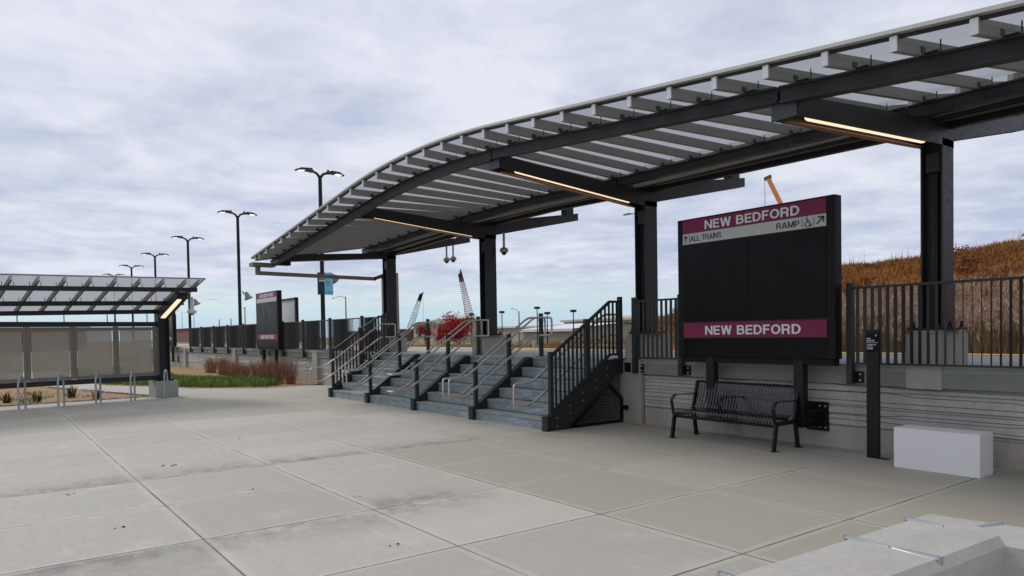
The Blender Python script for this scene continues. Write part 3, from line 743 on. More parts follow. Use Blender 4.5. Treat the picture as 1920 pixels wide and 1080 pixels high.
fence(-5.02, -2.56, 'picket fence section right of the large sign, above the white block', 0, 182)
fence(-2.48, -.02, 'picket fence section beyond the right edge of the view', 0, 182)
fence(-8.98, -7.93, 'short picket fence section between the stairs and the large sign', 0, 40)
px_ = -20.42; labs = ['section beside the far left stair railing', 'second section left of the stairs, with a solid looking middle', 'third section left of the stairs, just right of the far sign', 'section partly hidden by the far sign', 'section just left of the far sign', 'second section left of the far sign', 'third section left of the far sign', 'fourth section left of the far sign', 'fifth section left of the far sign', 'last section before the shelter column']
fx = [-18.85, -20.42, -22.92, -25.42, -27.6, -30.3, -32.8, -35.3, -37.8, -40.3, -42.8]
for i in range(len(fx)-1):
    fence(fx[i+1]+.045, fx[i]-.045, 'dark platform picket fence, '+labs[i], 0, 182, (True, i == 0))

# ------------------------------------------------------------------ station signs
def station_sign(X0, detail, label):
    "X0 = left edge. sign face looks to -Y"
    W = 2.68; X1 = X0+W; Y = 9.2; s = thing('station_sign', label, 'sign', (X0+W/2, 9.3, .6), 'large black and purple station signs')
    b = MB(); b.box(X0, X1, Y, Y+.17, 1.25, 3.46); b.box(X0+.02, X1-.03, Y+.03, Y+.16, 1.16, 1.25); b.build('cabinet', 'sign_black', s, .006)
    fx0, fx1 = X0+.11, X1-.12; f = Y-.006
    def pan(z0, z1, mat, nm, a=fx0, b_=fx1): 
        return MB().box(a, b_, f, Y+.001, z0, z1).build(nm, mat, s)
    pan(3.225, 3.435, 'sign_purple', 'name_panel'); dp = pan(3.055, 3.222, 'sign_grey', 'direction_panel')
    pan(1.815, 3.04, 'glass_black' if 0 else 'sign_screen', 'display_screen', fx0, (fx0+fx1)/2-.012); pan(1.815, 3.04, 'sign_screen', 'display_screen', (fx0+fx1)/2+.012, fx1)
    pan(1.555, 1.79, 'sign_purple', 'name_panel'); pan(1.27, 1.54, 'sign_screen', 'lower_panel')
    m = MB()
    for z in (3.046, 1.80, 1.548): m.box(X0+.02, X1-.02, f-.003, f+.003, z-.004, z+.004)
    m.build('trim_strip', 'dark_steel', s)
    cx = (fx0+fx1)/2
    text_part('NEW BEDFORD', .135, X0+1.36, f, 3.325, 1.62, 'sign_letter', s)
    text_part('NEW BEDFORD', .14, X0+1.36, f, 1.668, 1.64, 'sign_letter', s)
    if detail:
        text_part('ALL TRAINS', .088, X0+.565, f, 3.137, .60, 'sign_letter_dark', s, bold=.14)
        text_part('RAMP', .088, X0+1.99, f, 3.137, .36, 'sign_letter_dark', s, bold=.15)
        y = f-.004
        m = MB(); xa, za = X0+.17, 3.135                                  # up arrow
        m.bar((xa, y, za-.055), (xa, y, za+.045), .012, .004, (0, 1, 0)); m.bar((xa, y, za+.055), (xa-.04, y, za+.01), .012, .004, (0, 1, 0)); m.bar((xa, y, za+.055), (xa+.04, y, za+.01), .012, .004, (0, 1, 0))
        for xd in (X0+.245, X0+2.21, X0+2.385): m.bar((xd, y, 3.075), (xd, y, 3.2), .004, .004, (0, 1, 0))
        xb, zb = X0+2.475, 3.14                                           # up-right arrow
        m.bar((xb-.045, y, zb-.045), (xb+.035, y, zb+.035), .018, .004, (0, 1, 0)); m.bar((xb+.05, y, zb+.05), (xb+.05, y, zb-.03), .018, .004, (0, 1, 0)); m.bar((xb+.055, y, zb+.045), (xb-.03, y, zb+.045), .018, .004, (0, 1, 0))
        m.build('arrows', 'sign_letter_dark', s)
        m = MB(); xw, zw = X0+2.29, 3.125                                  # wheelchair symbol
        arc = [(xw+.038*math.cos(a), y, zw-.015+.038*math.sin(a)) for a in [math.radians(130+i*24) for i in range(10)]]
        for a, b_ in zip(arc, arc[1:]): m.bar(a, b_, .009, .004, (0, 1, 0))
        m.lathe((xw-.008, y, zw+.068), [(.012, -.002), (.012, .002)], 10, (0, 1, 0)); m.poly([(xw-.008+.012*math.cos(t), y-.002, zw+.068+.012*math.sin(t)) for t in [i*PI/5 for i in range(10)]], [tuple(range(10))])
        for a, b_ in (((-.008, .055), (-.002, .01)), ((-.006, .032), (.03, .03)), ((-.002, .008), (.034, .006)), ((.034, .006), (.05, -.045)), ((.048, -.045), (.066, -.035))):
            m.bar((xw+a[0], y, zw+a[1]), (xw+b_[0], y, zw+b_[1]), .01, .004, (0, 1, 0))
        m.build('wheelchair_symbol', 'sign_letter_dark', s)
    for xp in (X0+.60, X0+2.12):
        m = MB(); m.box(xp-.075, xp+.075, Y+.02, Y+.14, .28, 1.25); p = m.build('post', 'black_paint', s, .004)
        q = MB(); q.box(xp-.075, xp+.26, 9.545, 9.565, .22, .63)
        for z in (.52, .30): q.box(xp-.06, xp+.22, Y+.10, 9.545, z-.008, z+.008)
        q.build('wall_bracket', 'black_paint', p)
        q = MB()
        for dx in (.13, .215):
            for z in (.27, .57): q.lathe((xp+dx, 9.545, z), [(.017, 0), (.017, .014), (0, .016)], 8, (0, -1, 0))
        q.build('bolts', 'bolt', p)
    return s
simple('sign_screen', (.004, .004, .0045), .3, 0, .03, .5, spec=.14)
station_sign(-7.79, True, 'big black station sign with purple NEW BEDFORD bands mounted on the wall behind the bench')
station_sign(-30.1, False, 'distant black and purple NEW BEDFORD sign on two posts above the red ornamental grass')
station_sign(-48.8, False, 'farthest NEW BEDFORD sign, just seen beside the shelter column')
# two-sided information board
ib = thing('information_board', 'black framed board with pale panel behind the fence, right of the distant sign', 'board', (-29.8, 10.5, PZ))
MB().box(-30.9, -29.0, 10.47, 10.50, 1.75, 3.2).build('panel', 'board_white', ib)
m = MB(); m.box(-29.0, -28.88, 10.42, 10.55, PZ, 3.28); m.box(-31.0, -30.9, 10.42, 10.55, PZ, 3.28); m.box(-31.0, -28.88, 10.42, 10.55, 3.2, 3.28); m.box(-31.0, -28.88, 10.42, 10.55, 1.68, 1.75); m.build('frame', 'black_paint', ib)
bx = thing('information_board', 'slim black framed timetable board standing behind the shelter column', 'board', (-53, 10.5, PZ))
MB().box(-52.9, -51.9, 10.47, 10.5, 1.8, 3.2).build('panel', 'board_white', bx)
m = MB(); m.box(-51.9, -51.75, 10.42, 10.55, PZ, 3.28); m.box(-53, -52.9, 10.42, 10.55, PZ, 3.28); m.box(-53, -51.75, 10.42, 10.55, 3.2, 3.28); m.build('frame', 'black_paint', bx)

# ------------------------------------------------------------------ bench
be = thing('park_bench', 'black metal strap bench with three armrests in front of the wall', 'bench', (-6.57, 8.95, 0))
bx0, bx1 = -7.46, -5.68
prof = [(8.70, .335), (8.645, .37), (8.635, .41), (8.66, .445), (8.71, .452), (8.83, .435), (8.98, .418), (9.07, .42), (9.125, .45), (9.155, .50), (9.19, .62), (9.225, .75), (9.25, .845)]
seat = prof[:9]; back = prof[8:]
for nm, pp in (('seat', seat), ('backrest', back)):
    m = MB(); n = 33
    for i in range(n):
        x = bx0+.055+(bx1-bx0-.11)*i/(n-1)
        for a, b_ in zip(pp, pp[1:]):
            A, B = Vector((x, a[0], a[1])), Vector((x, b_[0], b_[1])); d_ = (B-A).normalized()
            m.bar(A-d_*.002, B+d_*.002, .031, .006, (0, -d_.z, d_.y))
    m.build(nm, 'bench_paint', be)
m = MB()
for y, z in ((8.70, .335), (9.0, .405), (9.258, .852)): m.tube([(bx0+.02, y, z), (bx1-.02, y, z)], .019, 8)
m.bar((bx0+.0, 9.258, .865), (bx1, 9.258, .865), .05, .012, (0, 0, 1)); m.build('cross_bars', 'black_paint', be)
for x in (bx0, bx1):
    m = MB()
    m.bar((x, 8.70, .40), (x, 8.63, .0), .035, .06, (0, 1, 0)); m.box(x-.03, x+.05, 8.58, 8.68, 0, .008)
    m.build('leg', 'black_paint', be)
    m = MB(); m.bar((x, 9.15, .40), (x, 9.215, .0), .035, .06, (0, 1, 0)); m.box(x-.03, x+.05, 9.17, 9.28, 0, .008); m.build('leg', 'black_paint', be)
    m = MB(); m.bar((x, 8.68, .37), (x, 9.16, .37), .03, .055); m.bar((x, 9.13, .37), (x, 9.27, .86), .035, .07, (0, 1, 0)); m.build('side_frame', 'black_paint', be)
for x in (bx0, (bx0+bx1)/2, bx1):
    z0 = .38 if x != (bx0+bx1)/2 else .44
    ap = smooth([(x, 8.67, z0), (x, 8.62, .60), (x, 8.70, .675), (x, 9.21, .66)], .09, 4)
    m = MB()
    for a, b_ in zip(ap, ap[1:]):
        d_ = (b_-a).normalized(); m.bar(a-d_*.002, b_+d_*.002, .052, .011, (0, -d_.z, d_.y))
    m.build('armrest', 'black_paint', be)
# ------------------------------------------------------------------ totem
to = thing('wayfinding_post', 'slim black wayfinding post with small white lettering beside the white block', 'sign post', (-4.57, 9.15, 0))
MB().box(-4.655, -4.495, 9.12, 9.16, 0, 1.645).build('post', 'black_paint', to, .003)
MB().box(-4.65, -4.5, 9.114, 9.119, 1.36, 1.60).build('face_plate', 'sign_screen', to)
MB().box(-4.495, -4.40, 9.11, 9.2, 0, .01).build('foot_plate', 'black_paint', to)
y = 9.111
text_part('NEW\nBEDFORD', .018, -4.593, y+.002, 1.517, .10, 'sign_letter', to, bold=.17, align='LEFT', depth=.002)
text_part('STAIRS UP\nTO ALL\nTRAINS', .017, -4.585, y+.002, 1.427, .115, 'sign_letter', to, bold=.17, align='LEFT', depth=.002)
m = MB(); m.box(-4.648, -4.503, 9.111, 9.1135, 1.477, 1.481); m.box(-4.54, -4.515, 9.111, 9.1135, 1.572, 1.578); m.box(-4.530, -4.524, 9.111, 9.1135, 1.555, 1.574); m.build('lettering', 'sign_letter', to)
# ------------------------------------------------------------------ white block
wb = MB(); wb.box(-4.135, -3.215, 8.74, 9.10, 0.0, .476); o = wb.build('block_seat', 'white_block', bevel=.004); tag(o, 'plain white rectangular block standing on the paving at the right', 'block')
# ------------------------------------------------------------------ foreground planter wall with cleats
pw = thing('planter_wall', 'low pale concrete seat wall in the bottom right corner with metal cleats', 'wall', (-1.9, 3.5, 0))
def planter():
    A = [(-2.27, 1.2), (-2.125, 4.96), (4.0, 5.93)]        # outer edge
    B = [(-1.79, 1.2), (-1.60, 4.70), (4.0, 5.42)]        # inner edge
    H = .45; ch = .045; vs = []; k = 6
    Bn = [(B[0][0]-ch, B[0][1]), (B[1][0]-ch, B[1][1]+ch), (B[2][0], B[2][1]+ch)]
    for a, b_, bn in zip(A, B, Bn):
        vs += [(a[0], a[1], 0), (a[0], a[1], H-.008), (a[0]+.008, a[1]-.004, H), (bn[0], bn[1], H), (b_[0], b_[1], H-ch), (b_[0], b_[1], -.04)]
    fs = [(i*k+j, (i+1)*k+j, (i+1)*k+(j+1) % k, i*k+(j+1) % k) for i in range(2) for j in range(k)]
    fs += [tuple(range(k))[::-1], tuple(range(2*k, 3*k))]
    m = MB(); m.poly(vs, fs); m.build('wall_body', 'planter_concrete', pw)
planter()
def cleat(a, b_, z=.45):
    m = MB(); a, b_ = Vector((*a, z)), Vector((*b_, z)); d_ = (b_-a).normalized(); n_ = Vector((-d_.y, d_.x, 0))*.016
    h = .016
    m.poly([a-n_-d_*.012, a+n_-d_*.012, b_+n_*.8, b_-n_*.8, a-n_*.7+Vector((0,0,h)), a+n_*.7+Vector((0,0,h)), b_+n_*.5+Vector((0,0,.007)), b_-n_*.5+Vector((0,0,.007))], [(0,3,2,1),(4,5,6,7),(0,1,5,4),(1,2,6,5),(2,3,7,6),(3,0,4,7)])
    m.bar(a-d_*.012+Vector((0,0,h*.9)), a-d_*.012+Vector((0,0,-.05)), .03, .014, d_)
    return m.build('cleat', 'cleat_metal', pw)
cleat((-2.175, 4.03), (-1.935, 4.035)); cleat((-1.675, 4.02), (-1.915, 4.035)); cleat((-2.24, 2.95), (-2.0, 2.955)); cleat((-1.76, 2.94), (-1.98, 2.95))
cleat((-2.14, 4.70), (-1.93, 4.70)); cleat((-1.74, 5.01), (-1.79, 4.86))
# ------------------------------------------------------------------ bike racks
racks = [(-21.14, .78), (-21.25, 1.6), (-21.45, 2.44), (-21.65, 3.28), (-21.84, 4.14)]
rl = ['leftmost galvanized hoop bike rack', 'second hoop bike rack from the left', 'middle hoop bike rack of the row of five', 'fourth hoop bike rack from the left', 'rightmost hoop bike rack, in front of the shelter pedestal']
def rack(loc, label):
    t = thing('bike_rack', label, 'bike rack', (loc[0], loc[1], 0), 'galvanized hoop bike racks in a row')
    e = Vector((.978, .207, 0)); e = Vector((.93, -.36, 0)); c0 = Vector((loc[0], loc[1], 0)); L = .21; H = .80; pts = [c0-e*L]
    pts += [c0+e*(-L*math.cos(a))+Vector((0, 0, H-L+L*math.sin(a))) for a in [i*PI/8 for i in range(9)]]; pts += [c0+e*L]
    MB().tube(pts, .024, 8).build('hoop', 'rack_metal', t)
    m = MB()
    for s in (-1, 1): m.lathe(c0+e*L*s, [(.0, .008), (.07, .008), (.07, 0)], 12)
    m.build('foot_plate', 'rack_metal', t); return t
r0 = rack(racks[0], rl[0])
for p, l in zip(racks[1:], rl[1:]): copy_thing(r0, (p[0], p[1], 0), l)

# ------------------------------------------------------------------ left shelter (runs along d, opens toward e)
P0 = Vector((-22.5, 4.2, 0)); dd = Vector((.207, -.978, 0)); ee = Vector((.978, .207, 0)); zu = Vector((0, 0, 1))
sh = thing('bus_shelter', 'open shelter at the left with sloping translucent roof and framed screens', 'shelter', P0)
def SP(a, b, z): return P0+dd*a+ee*b+zu*z
L1 = 13.0
for a0 in (0, 5.05, 10.1):
    m = MB()
    for s in (-1, 1): m.bar(SP(a0+s*.14, 0, .52), SP(a0+s*.14, 0, 2.45), .28, .02, dd)
    m.bar(SP(a0, 0, .52), SP(a0, 0, 2.45), .04, .26, dd); c = m.build('column', 'dark_steel', sh)
    m = MB(); m.bar(SP(a0, 0, 0), SP(a0, 0, .47), .52, .62, dd)
    m.build('pedestal', 'pedestal_concrete', c, .008)
    MB().bar(SP(a0, 0, .47), SP(a0, 0, .52), .4, .44, dd).build('base_plate', 'black_paint', c)
    m = MB(); w = .14
    for s in (-1, 1):
        for (b0, z0a, z0b), (b1, z1a, z1b) in (((-.16, 2.12, 2.38), (1.36, 2.76, 2.93)),):
            vs = [SP(a0+s*w, b0, z0a), SP(a0+s*w, b1, z1a), SP(a0+s*w, b1, z1b), SP(a0+s*w, b0, z0b)]; vs += [v-dd*s*.02 for v in vs]
            m.poly(vs, [(0,1,2,3),(7,6,5,4),(0,4,5,1),(1,5,6,2),(2,6,7,3),(3,7,4,0)])
    m.bar(SP(a0, -.1, 2.30), SP(a0, 1.34, 2.90), .26, .02); m.bar(SP(a0, 1.365, 2.75), SP(a0, 1.365, 2.94), .30, .02, ee)
    arm = m.build('roof_arm', 'dark_steel', sh)
    for (b0, b1) in ((.12, .62), (.66, 1.2)):
        za = 2.12+.434*(b0+.16); zb = 2.12+.434*(b1+.16)
        MB().bar(SP(a0+.01, b0, za+.03), SP(a0+.01, b1, zb+.03), .12, .03).build('light_tube', 'lamp_warm', arm)
def purl(b, z0, z1, a0, a1, nm='purlin'):
    MB().bar(SP(a0, b, (z0+z1)/2), SP(a1, b, (z0+z1)/2), .10, z1-z0).build(nm, 'dark_steel', sh)
def rb(b): return 2.512+.365*b
TL = -.024
def RP(a, b, z): return SP(a, b, z+TL*a)
def purl2(b, a0, a1):
    MB().bar(RP(a0, b, rb(b)-.0605), RP(a1, b, rb(b)-.0605), .10, .115).build('purlin', 'dark_steel', sh)
purl2(1.5, -.34, L1); purl2(.6, -.36, L1); purl2(.0, -.36, L1)
purl(.0, 2.025, 2.155, .12, L1, 'upper_screen_rail'); purl(.0, .50, .635, .12, L1, 'lower_screen_rail')
ra = [-.30, .067, .65, 1.24, 1.82, 2.39, 2.95, 3.50, 4.05]+[4.61+.565*q for q in range(15)]
for a in ra:
    r = MB(); r.bar(RP(a, -.3, rb(-.3)+.058), RP(a, 1.75, rb(1.75)+.058), .05, .11).build('rafter', 'alu', sh)
    MB().bar(RP(a, 1.755, rb(1.75)-.002), RP(a, 1.755, rb(1.75)+.115), .052, .012, ee).build('rafter_end_cap', 'alu_end', sh)
z_ = lambda b: rb(b)+.122
m = MB(); m.poly([RP(-.40, -.35, z_(-.35)), RP(L1, -.35, z_(-.35)), RP(L1, 1.78, z_(1.78)), RP(-.40, 1.78, z_(1.78))], [(0,1,2,3)]); m.build('roof_panel', 'roof_panel', sh)
m = MB(); m.bar(RP(-.46, 1.80, z_(1.8)), RP(L1, 1.80, z_(1.8)), .03, .035); m.bar(RP(-.43, -.3, z_(-.3)), RP(-.43, 1.8, z_(1.8)), .03, .035); m.build('roof_edge', 'alu', sh)
m = MB()
for a in ra:
    for b in (.6, 1.5):
        for o_ in (.12, .44): m.tube([RP(a+o_, b, rb(b)-.01), RP(a+o_, b, rb(b)+.09)], .007, 4)
m.build('clip_rods', 'dark_steel', sh)
m = MB()
for q in range(12): m.tube([SP(.4+q*1.04, 0, 2.15), SP(.4+q*1.04, 0, 2.41)], .012, 4)
m.build('screen_hangers', 'dark_steel', sh)
a = .24
while a < L1-1:
    w = .965; s0 = a
    m = MB(); m.bar(SP(a+w/2, .02, .70), SP(a+w/2, .02, 2.01), w-.12, .01, ee); p = m.build('screen_panel', 'perforated', sh)
    m = MB()
    for aa in (a, a+w): m.bar(SP(aa, 0.02, .645), SP(aa, 0.02, 2.02), .07, .04, ee)
    for zz in (.68, 1.96): m.bar(SP(a+.03, .02, zz), SP(a+w-.03, .02, zz), .04, .08)
    m.build('screen_frame', 'pipe_metal', p)
    a += w+.08
# loudspeaker & dome camera on shelter end
t = thing('dome_camera', 'dome camera on a pale drop pole hanging at the end of the left shelter roof', 'security camera', SP(-.33, 1.2, 2.9))
q = SP(-.33, 1.2, 0); MB().tube([(q.x, q.y, 2.82), (q.x, q.y, 2.45)], .05, 8).build('drop_tube', 'board_white', t)
MB().lathe((q.x, q.y, 2.45), [(0, .03), (.09, .02), (.13, -.02), (.12, -.07), (.06, -.09)], 14).build('housing', 'board_white', t); MB().lathe((q.x, q.y, 2.37), [(.06, 0), (.04, -.045), (0, -.055)], 12).build('lens_dome', 'glass_black', t)

# ------------------------------------------------------------------ platform lamp posts
def lamp(X, label, extra=()):
    Y = 10.4; Z = 7.72; t = thing('platform_lamp', label, 'lamp post', (X, Y, PZ), 'twin headed platform lamp posts')
    MB().tube([(X, Y, PZ), (X, Y, Z-.03)], [.085, .07], 10).build('pole', 'black_paint', t)
    for s in (-1, 1):
        m = MB(); m.tube([(X, Y, Z-.12), (X, Y+s*.12, Z+.03), (X, Y+s*.32, Z+.12)], [.06, .05, .04], 8)
        pts = [(.26, .11, .06, .10), (.45, .16, .065, .18), (.75, .145, .06, .18), (.95, .08, .025, .08)]
        vs = []
        for (dy, z, h, w) in pts: vs += [(X-w, Y+s*dy, Z+z-h), (X+w, Y+s*dy, Z+z-h), (X+w*.7, Y+s*dy, Z+z+h*.4), (X-w*.7, Y+s*dy, Z+z+h*.4)]
        fs = [(i*4+j, i*4+(j+1) % 4, (i+1)*4+(j+1) % 4, (i+1)*4+j) for i in range(3) for j in range(4)]+[(0,1,2,3),(15,14,13,12)]
        m.poly(vs, fs); m.box(X-.03, X+.03, Y+s*.32-.03, Y+s*.32+.03, Z+.14, Z+.22); h = m.build('lamp_head', 'black_paint', t)
        MB().poly([(X-.12, Y+s*.60, Z+.083), (X+.12, Y+s*.60, Z+.083), (X+.11, Y+s*.84, Z+.062), (X-.11, Y+s*.84, Z+.062)], [(0,1,2,3)]).build('light_panel', 'lamp_white', h)
    return t
lx = [-25.9, -36.6, -47.2, -57.5, -67.6, -77.5]
ll = ['nearest twin lamp post, carrying a blue banner and passing behind the canopy', 'second nearest twin lamp post, left of the distant sign', 'third twin lamp post, rising just right of the shelter roof end', 'fourth twin lamp post, above the right part of the shelter roof', 'fifth twin lamp post, showing above the middle of the shelter roof', 'farthest twin lamp post, lowest heads above the shelter roof']
for x, l in zip(lx, ll): lamp(x, l)
def horn(p, dirv, label):
    t = thing('loudspeaker', label, 'loudspeaker', p, 'grey horn loudspeakers on the lamp posts')
    d_ = Vector(dirv).normalized(); p = Vector(p)
    MB().lathe(p+d_*.02+Vector((0, .14, 0)), [(0, 0), (.07, .0), (.10, .12), (.14, .25), (.22, .38), (.21, .39), (.02, .33)], 14, d_).build('horn', 'horn_grey', t)
    MB().bar(p-d_*.02, p+d_*.16, .04, .05).build('bracket', 'black_paint', t)
horn((-36.6, 10.55, 3.95), (.1, .35, -.9), 'grey horn loudspeaker on the lamp post left of the distant sign')
horn((-47.2, 10.55, 4.1), (.1, .35, -.9), 'grey horn loudspeaker on the lamp post beside the shelter roof end')
horn((-25.9, 10.5, 4.05), (-.2, .8, -.6), 'tan loudspeaker beside the blue banner on the nearest lamp post')
bn = thing('lamp_banner', 'small navy and light blue banner hanging on the nearest lamp post', 'banner', (-25.8, 10.32, 3.6))
MB().box(-25.78, -25.75, 10.16, 10.42, 3.22, 4.05).build('navy_half', 'banner_navy', bn)
MB().box(-25.78, -25.75, 10.425, 10.76, 3.22, 4.05).build('blue_half', 'banner_blue', bn)
m = MB()
for i in range(4): m.box(-25.749, -25.745, 10.23+i*.045, 10.255+i*.045, 3.82, 3.87)
for i in range(5): m.box(-25.749, -25.745, 10.22+i*.05, 10.25+i*.05, 3.71, 3.78)
m.build('lettering', 'sign_letter', bn)
m = MB()
for z, a, b_ in ((3.84, 10.46, 10.56), (3.76, 10.46, 10.53), (3.68, 10.46, 10.66), (3.58, 10.5, 10.64), (3.31, 10.5, 10.72)): m.box(-25.749, -25.745, a, b_, z, z+.018)
m.build('small_print', 'banner_navy', bn)

# ------------------------------------------------------------------ hill, reeds, grass
def ridge(X): return lerpt(X, [(-70, 0), (-46.5, 0), (-45.2, .8), (-43.8, 2.3), (-42.3, 3.2), (-36, 4.9), (-27.4, 5.75), (-22.8, 6.15), (-19.5, 6.4), (-16, 6.5), (10, 6.7)])
from mathutils import noise as mn
def hill_z(X, Y):
    t = max(0, min(1, (Y-23)/(50-23))); s = t*t*(3-2*t)*.5+t*.5
    z = -.05+ridge(X*(1+max(0, 50-Y)/50*1.0) if X < -20 else X)*s+mn.noise(Vector((X*.12, Y*.12, 0)))*.5*t+mn.noise(Vector((X*.5, Y*.5, 3)))*.15*t
    if Y > 52: z -= (Y-52)*.1
    return z
m = MB(); nx, ny = 90, 50; vs = [(-75+110*i/nx, 20+50*j/ny, hill_z(-75+110*i/nx, 20+50*j/ny)) for i in range(nx+1) for j in range(ny+1)]
m.poly(vs, [(i*(ny+1)+j, (i+1)*(ny+1)+j, (i+1)*(ny+1)+j+1, i*(ny+1)+j+1) for i in range(nx) for j in range(ny)], True); struct(m, 'hillside', 'hill_soil')
def tuft(m, x, y, z, h, n, spread, w, lean=.35, seg=2):
    for _ in range(n):
        a = R_(0, 2*PI); l = R_(.0, lean)*h; hh = h*R_(.6, 1.1); ox, oy = R_(-spread, spread), R_(-spread, spread)
        b0 = Vector((x+ox, y+oy, z)); wv = Vector((math.cos(a+1.57), math.sin(a+1.57), 0))*w*R_(.6, 1.2); dv = Vector((math.cos(a), math.sin(a), 0))*l
        p1 = b0+dv*.35+Vector((0, 0, hh*.6)); p2 = b0+dv+Vector((0, 0, hh))
        m.poly([b0-wv, b0+wv, p1+wv*.8, p2, p1-wv*.8], [(0, 1, 2, 4), (4, 2, 3)])
m = MB(); n = 0
while n < 15000:
    Y = 25+27*math.sqrt(random.random()); X = R_(-50, -2)
    if X > -Y*.22 or X < -Y*.95 or X < -47: continue
    tuft(m, X, Y, hill_z(X, Y)-.05, R_(.22, .5)*(1+.6*(mn.noise(Vector((X*.3, Y*.3, 9))))), 5, .35, .02, .9); n += 1
for i in range(900):
    X = R_(-47, -9); Y = R_(49.5, 52.5); tuft(m, X, Y, hill_z(X, Y)-.05, R_(.3, .8)*(1.7 if random.random() < .12 else .75), 5, .25, .014, .35)
tag(m.build('hill_grass', 'hill_grass'), 'rust brown and ochre wild grass covering the hillside behind the platform', 'grass', kind='stuff')
for q in range(46):
    while True:
        Y = R_(27, 50); X = -Y*R_(.24, .88)
        if X > -46: break
    sz = R_(.5, 1.1); mm_ = m if q == 0 else m
    b_ = MB()
    for _ in range(150):
        a = R_(0, 6.28); e_ = R_(0, 1.4); rr_ = sz*R_(.5, 1); c0 = Vector((X+rr_*math.cos(a)*math.cos(e_)*1.3, Y+rr_*math.sin(a)*math.cos(e_)*.8, hill_z(X, Y)-.1+rr_*math.sin(e_)*.8))
        f1 = Vector((R_(-1,1), R_(-1,1), R_(-.3,1))).normalized()*R_(.06, .16); f2 = Vector((R_(-1,1), R_(-1,1), R_(-1,1))).normalized()*R_(.03, .07)
        b_.poly([c0-f1, c0+f2, c0+f1, c0-f2], [(0,1,2,3)])
    o = b_.build('hill_shrub', random.choice(['hill_bush_dark', 'hill_bush_rust', 'hill_bush_rust', 'hill_bush_gold'])); tag(o, 'low bushy shrub among the wild grass on the hillside behind the platform', 'shrub', 'shrubs scattered over the hillside')
m = MB(); mp = MB(); n = 0
while n < 2300:
    Y = R_(20.5, 27.5); X = R_(-21.5, -3.5)
    if X > -Y*.22 or X < -Y*.80: continue
    dens = lerpt(X, [(-22, .35), (-17, .6), (-13, 1), (-3, 1)])
    if random.random() > dens: continue
    z = hill_z(X, Y)-.1; h = R_(1.5, 2.35)*(.55 if X < -16 else .8 if X < -14 else 1)*(1+.12*(Y-20)/7)
    tuft(m, X, Y, z, h*R_(.45, .95), 7, .2, .014, .55)
    lean = Vector((R_(-.15, .25), R_(-.1, .1), 0)); top = Vector((X, Y, z+h))+lean
    m.poly([(X-.007, Y, z), (X+.007, Y, z), tuple(top+Vector((.004, 0, 0))), tuple(top-Vector((.004, 0, 0)))], [(0,1,2,3)])
    if random.random() < .3+.9*max(0, .5+mn.noise(Vector((X*.7, Y*.7, 2)))):
        for q in range(7):
            t_ = q/6; a = R_(0, 6.28); w_ = .085*(1-abs(t_-.35)*1.1)*R_(.7, 1.3); c0 = top+Vector((lean.x*.5*t_, lean.y*.3, -.12+t_*.34)); dv = Vector((math.cos(a)*w_, math.sin(a)*w_, -.02))
            mp.poly([c0-dv*.2+Vector((0,0,.03)), c0+dv+Vector((0,0,-.03)), c0+dv*.9+Vector((0,0,.045)), c0+Vector((0,0,.085))], [(0,1,2,3)])
            dv = Vector((math.cos(a+2.2)*w_, math.sin(a+2.2)*w_, 0)); mp.poly([c0, c0+dv+Vector((0,0,-.04)), c0+dv*.8+Vector((0,0,.04))], [(0,1,2)])
    n += 1
tag(m.build('reed_bed', 'reed_leaf'), 'dense tan and green reeds standing behind the right part of the platform', 'reeds', kind='stuff')
tag(mp.build('reed_plumes', 'reed_plume'), 'pinkish tan feathery plumes topping the reeds behind the fence', 'reeds', kind='stuff')
# weeds between track and far yard
m = MB()
for i in range(5200):
    u = random.random(); Y = 20.5+u*26; X = -Y*R_(.8, 2.2)
    z = max(-.05, hill_z(X, Y)) if X > -70 else -.05
    tuft(m, X, Y, z-.03, R_(.2, .55)*(1.25 if mn.noise(Vector((X*.12, Y*.2, 1))) > 0 else .7), 5, .4, .03, .5)
for i in range(4200):
    Y = R_(27, 36); q_ = R_(.93, 1.95); X = -Y*q_
    h_ = lerpt(q_, [(.93, 1.25), (1.12, 1.1), (1.3, .75), (1.95, .6)])*(1+.45*mn.noise(Vector((X*.15, Y*.3, 5))))
    tuft(m, X, Y, -.05, h_*R_(.75, 1.1), 5, .3, .028, .4)
tag(m.build('weed_growth', 'weed'), 'brown and olive weeds growing beyond the track behind the stairs', 'weeds', kind='stuff')
m = MB()
def in_poly(x, y, P):
    c = False
    for (x1, y1), (x2, y2) in zip(P, P[1:]+P[:1]):
        if (y1 > y) != (y2 > y) and x < (x2-x1)*(y-y1)/(y2-y1)+x1: c = not c
    return c
gp = [(-24.6,8.3),(-24.0,7.6),(-25.6,5.8),(-27.4,5.1),(-30.2,3.7),(-36,3.5),(-44,3.8),(-44,6.2),(-31,6.6),(-27,8.6)]
n = 0
while n < 6500:
    x, y = R_(-44, -23.8), R_(3.4, 8.7)
    if in_poly(x, y, gp): tuft(m, x, y, 0, R_(.14, .3), 5, .08, .010, .7); n += 1
tag(m.build('green_ground_cover', 'green_grass'), 'bright green grass strip in front of the retaining wall', 'grass', kind='stuff')
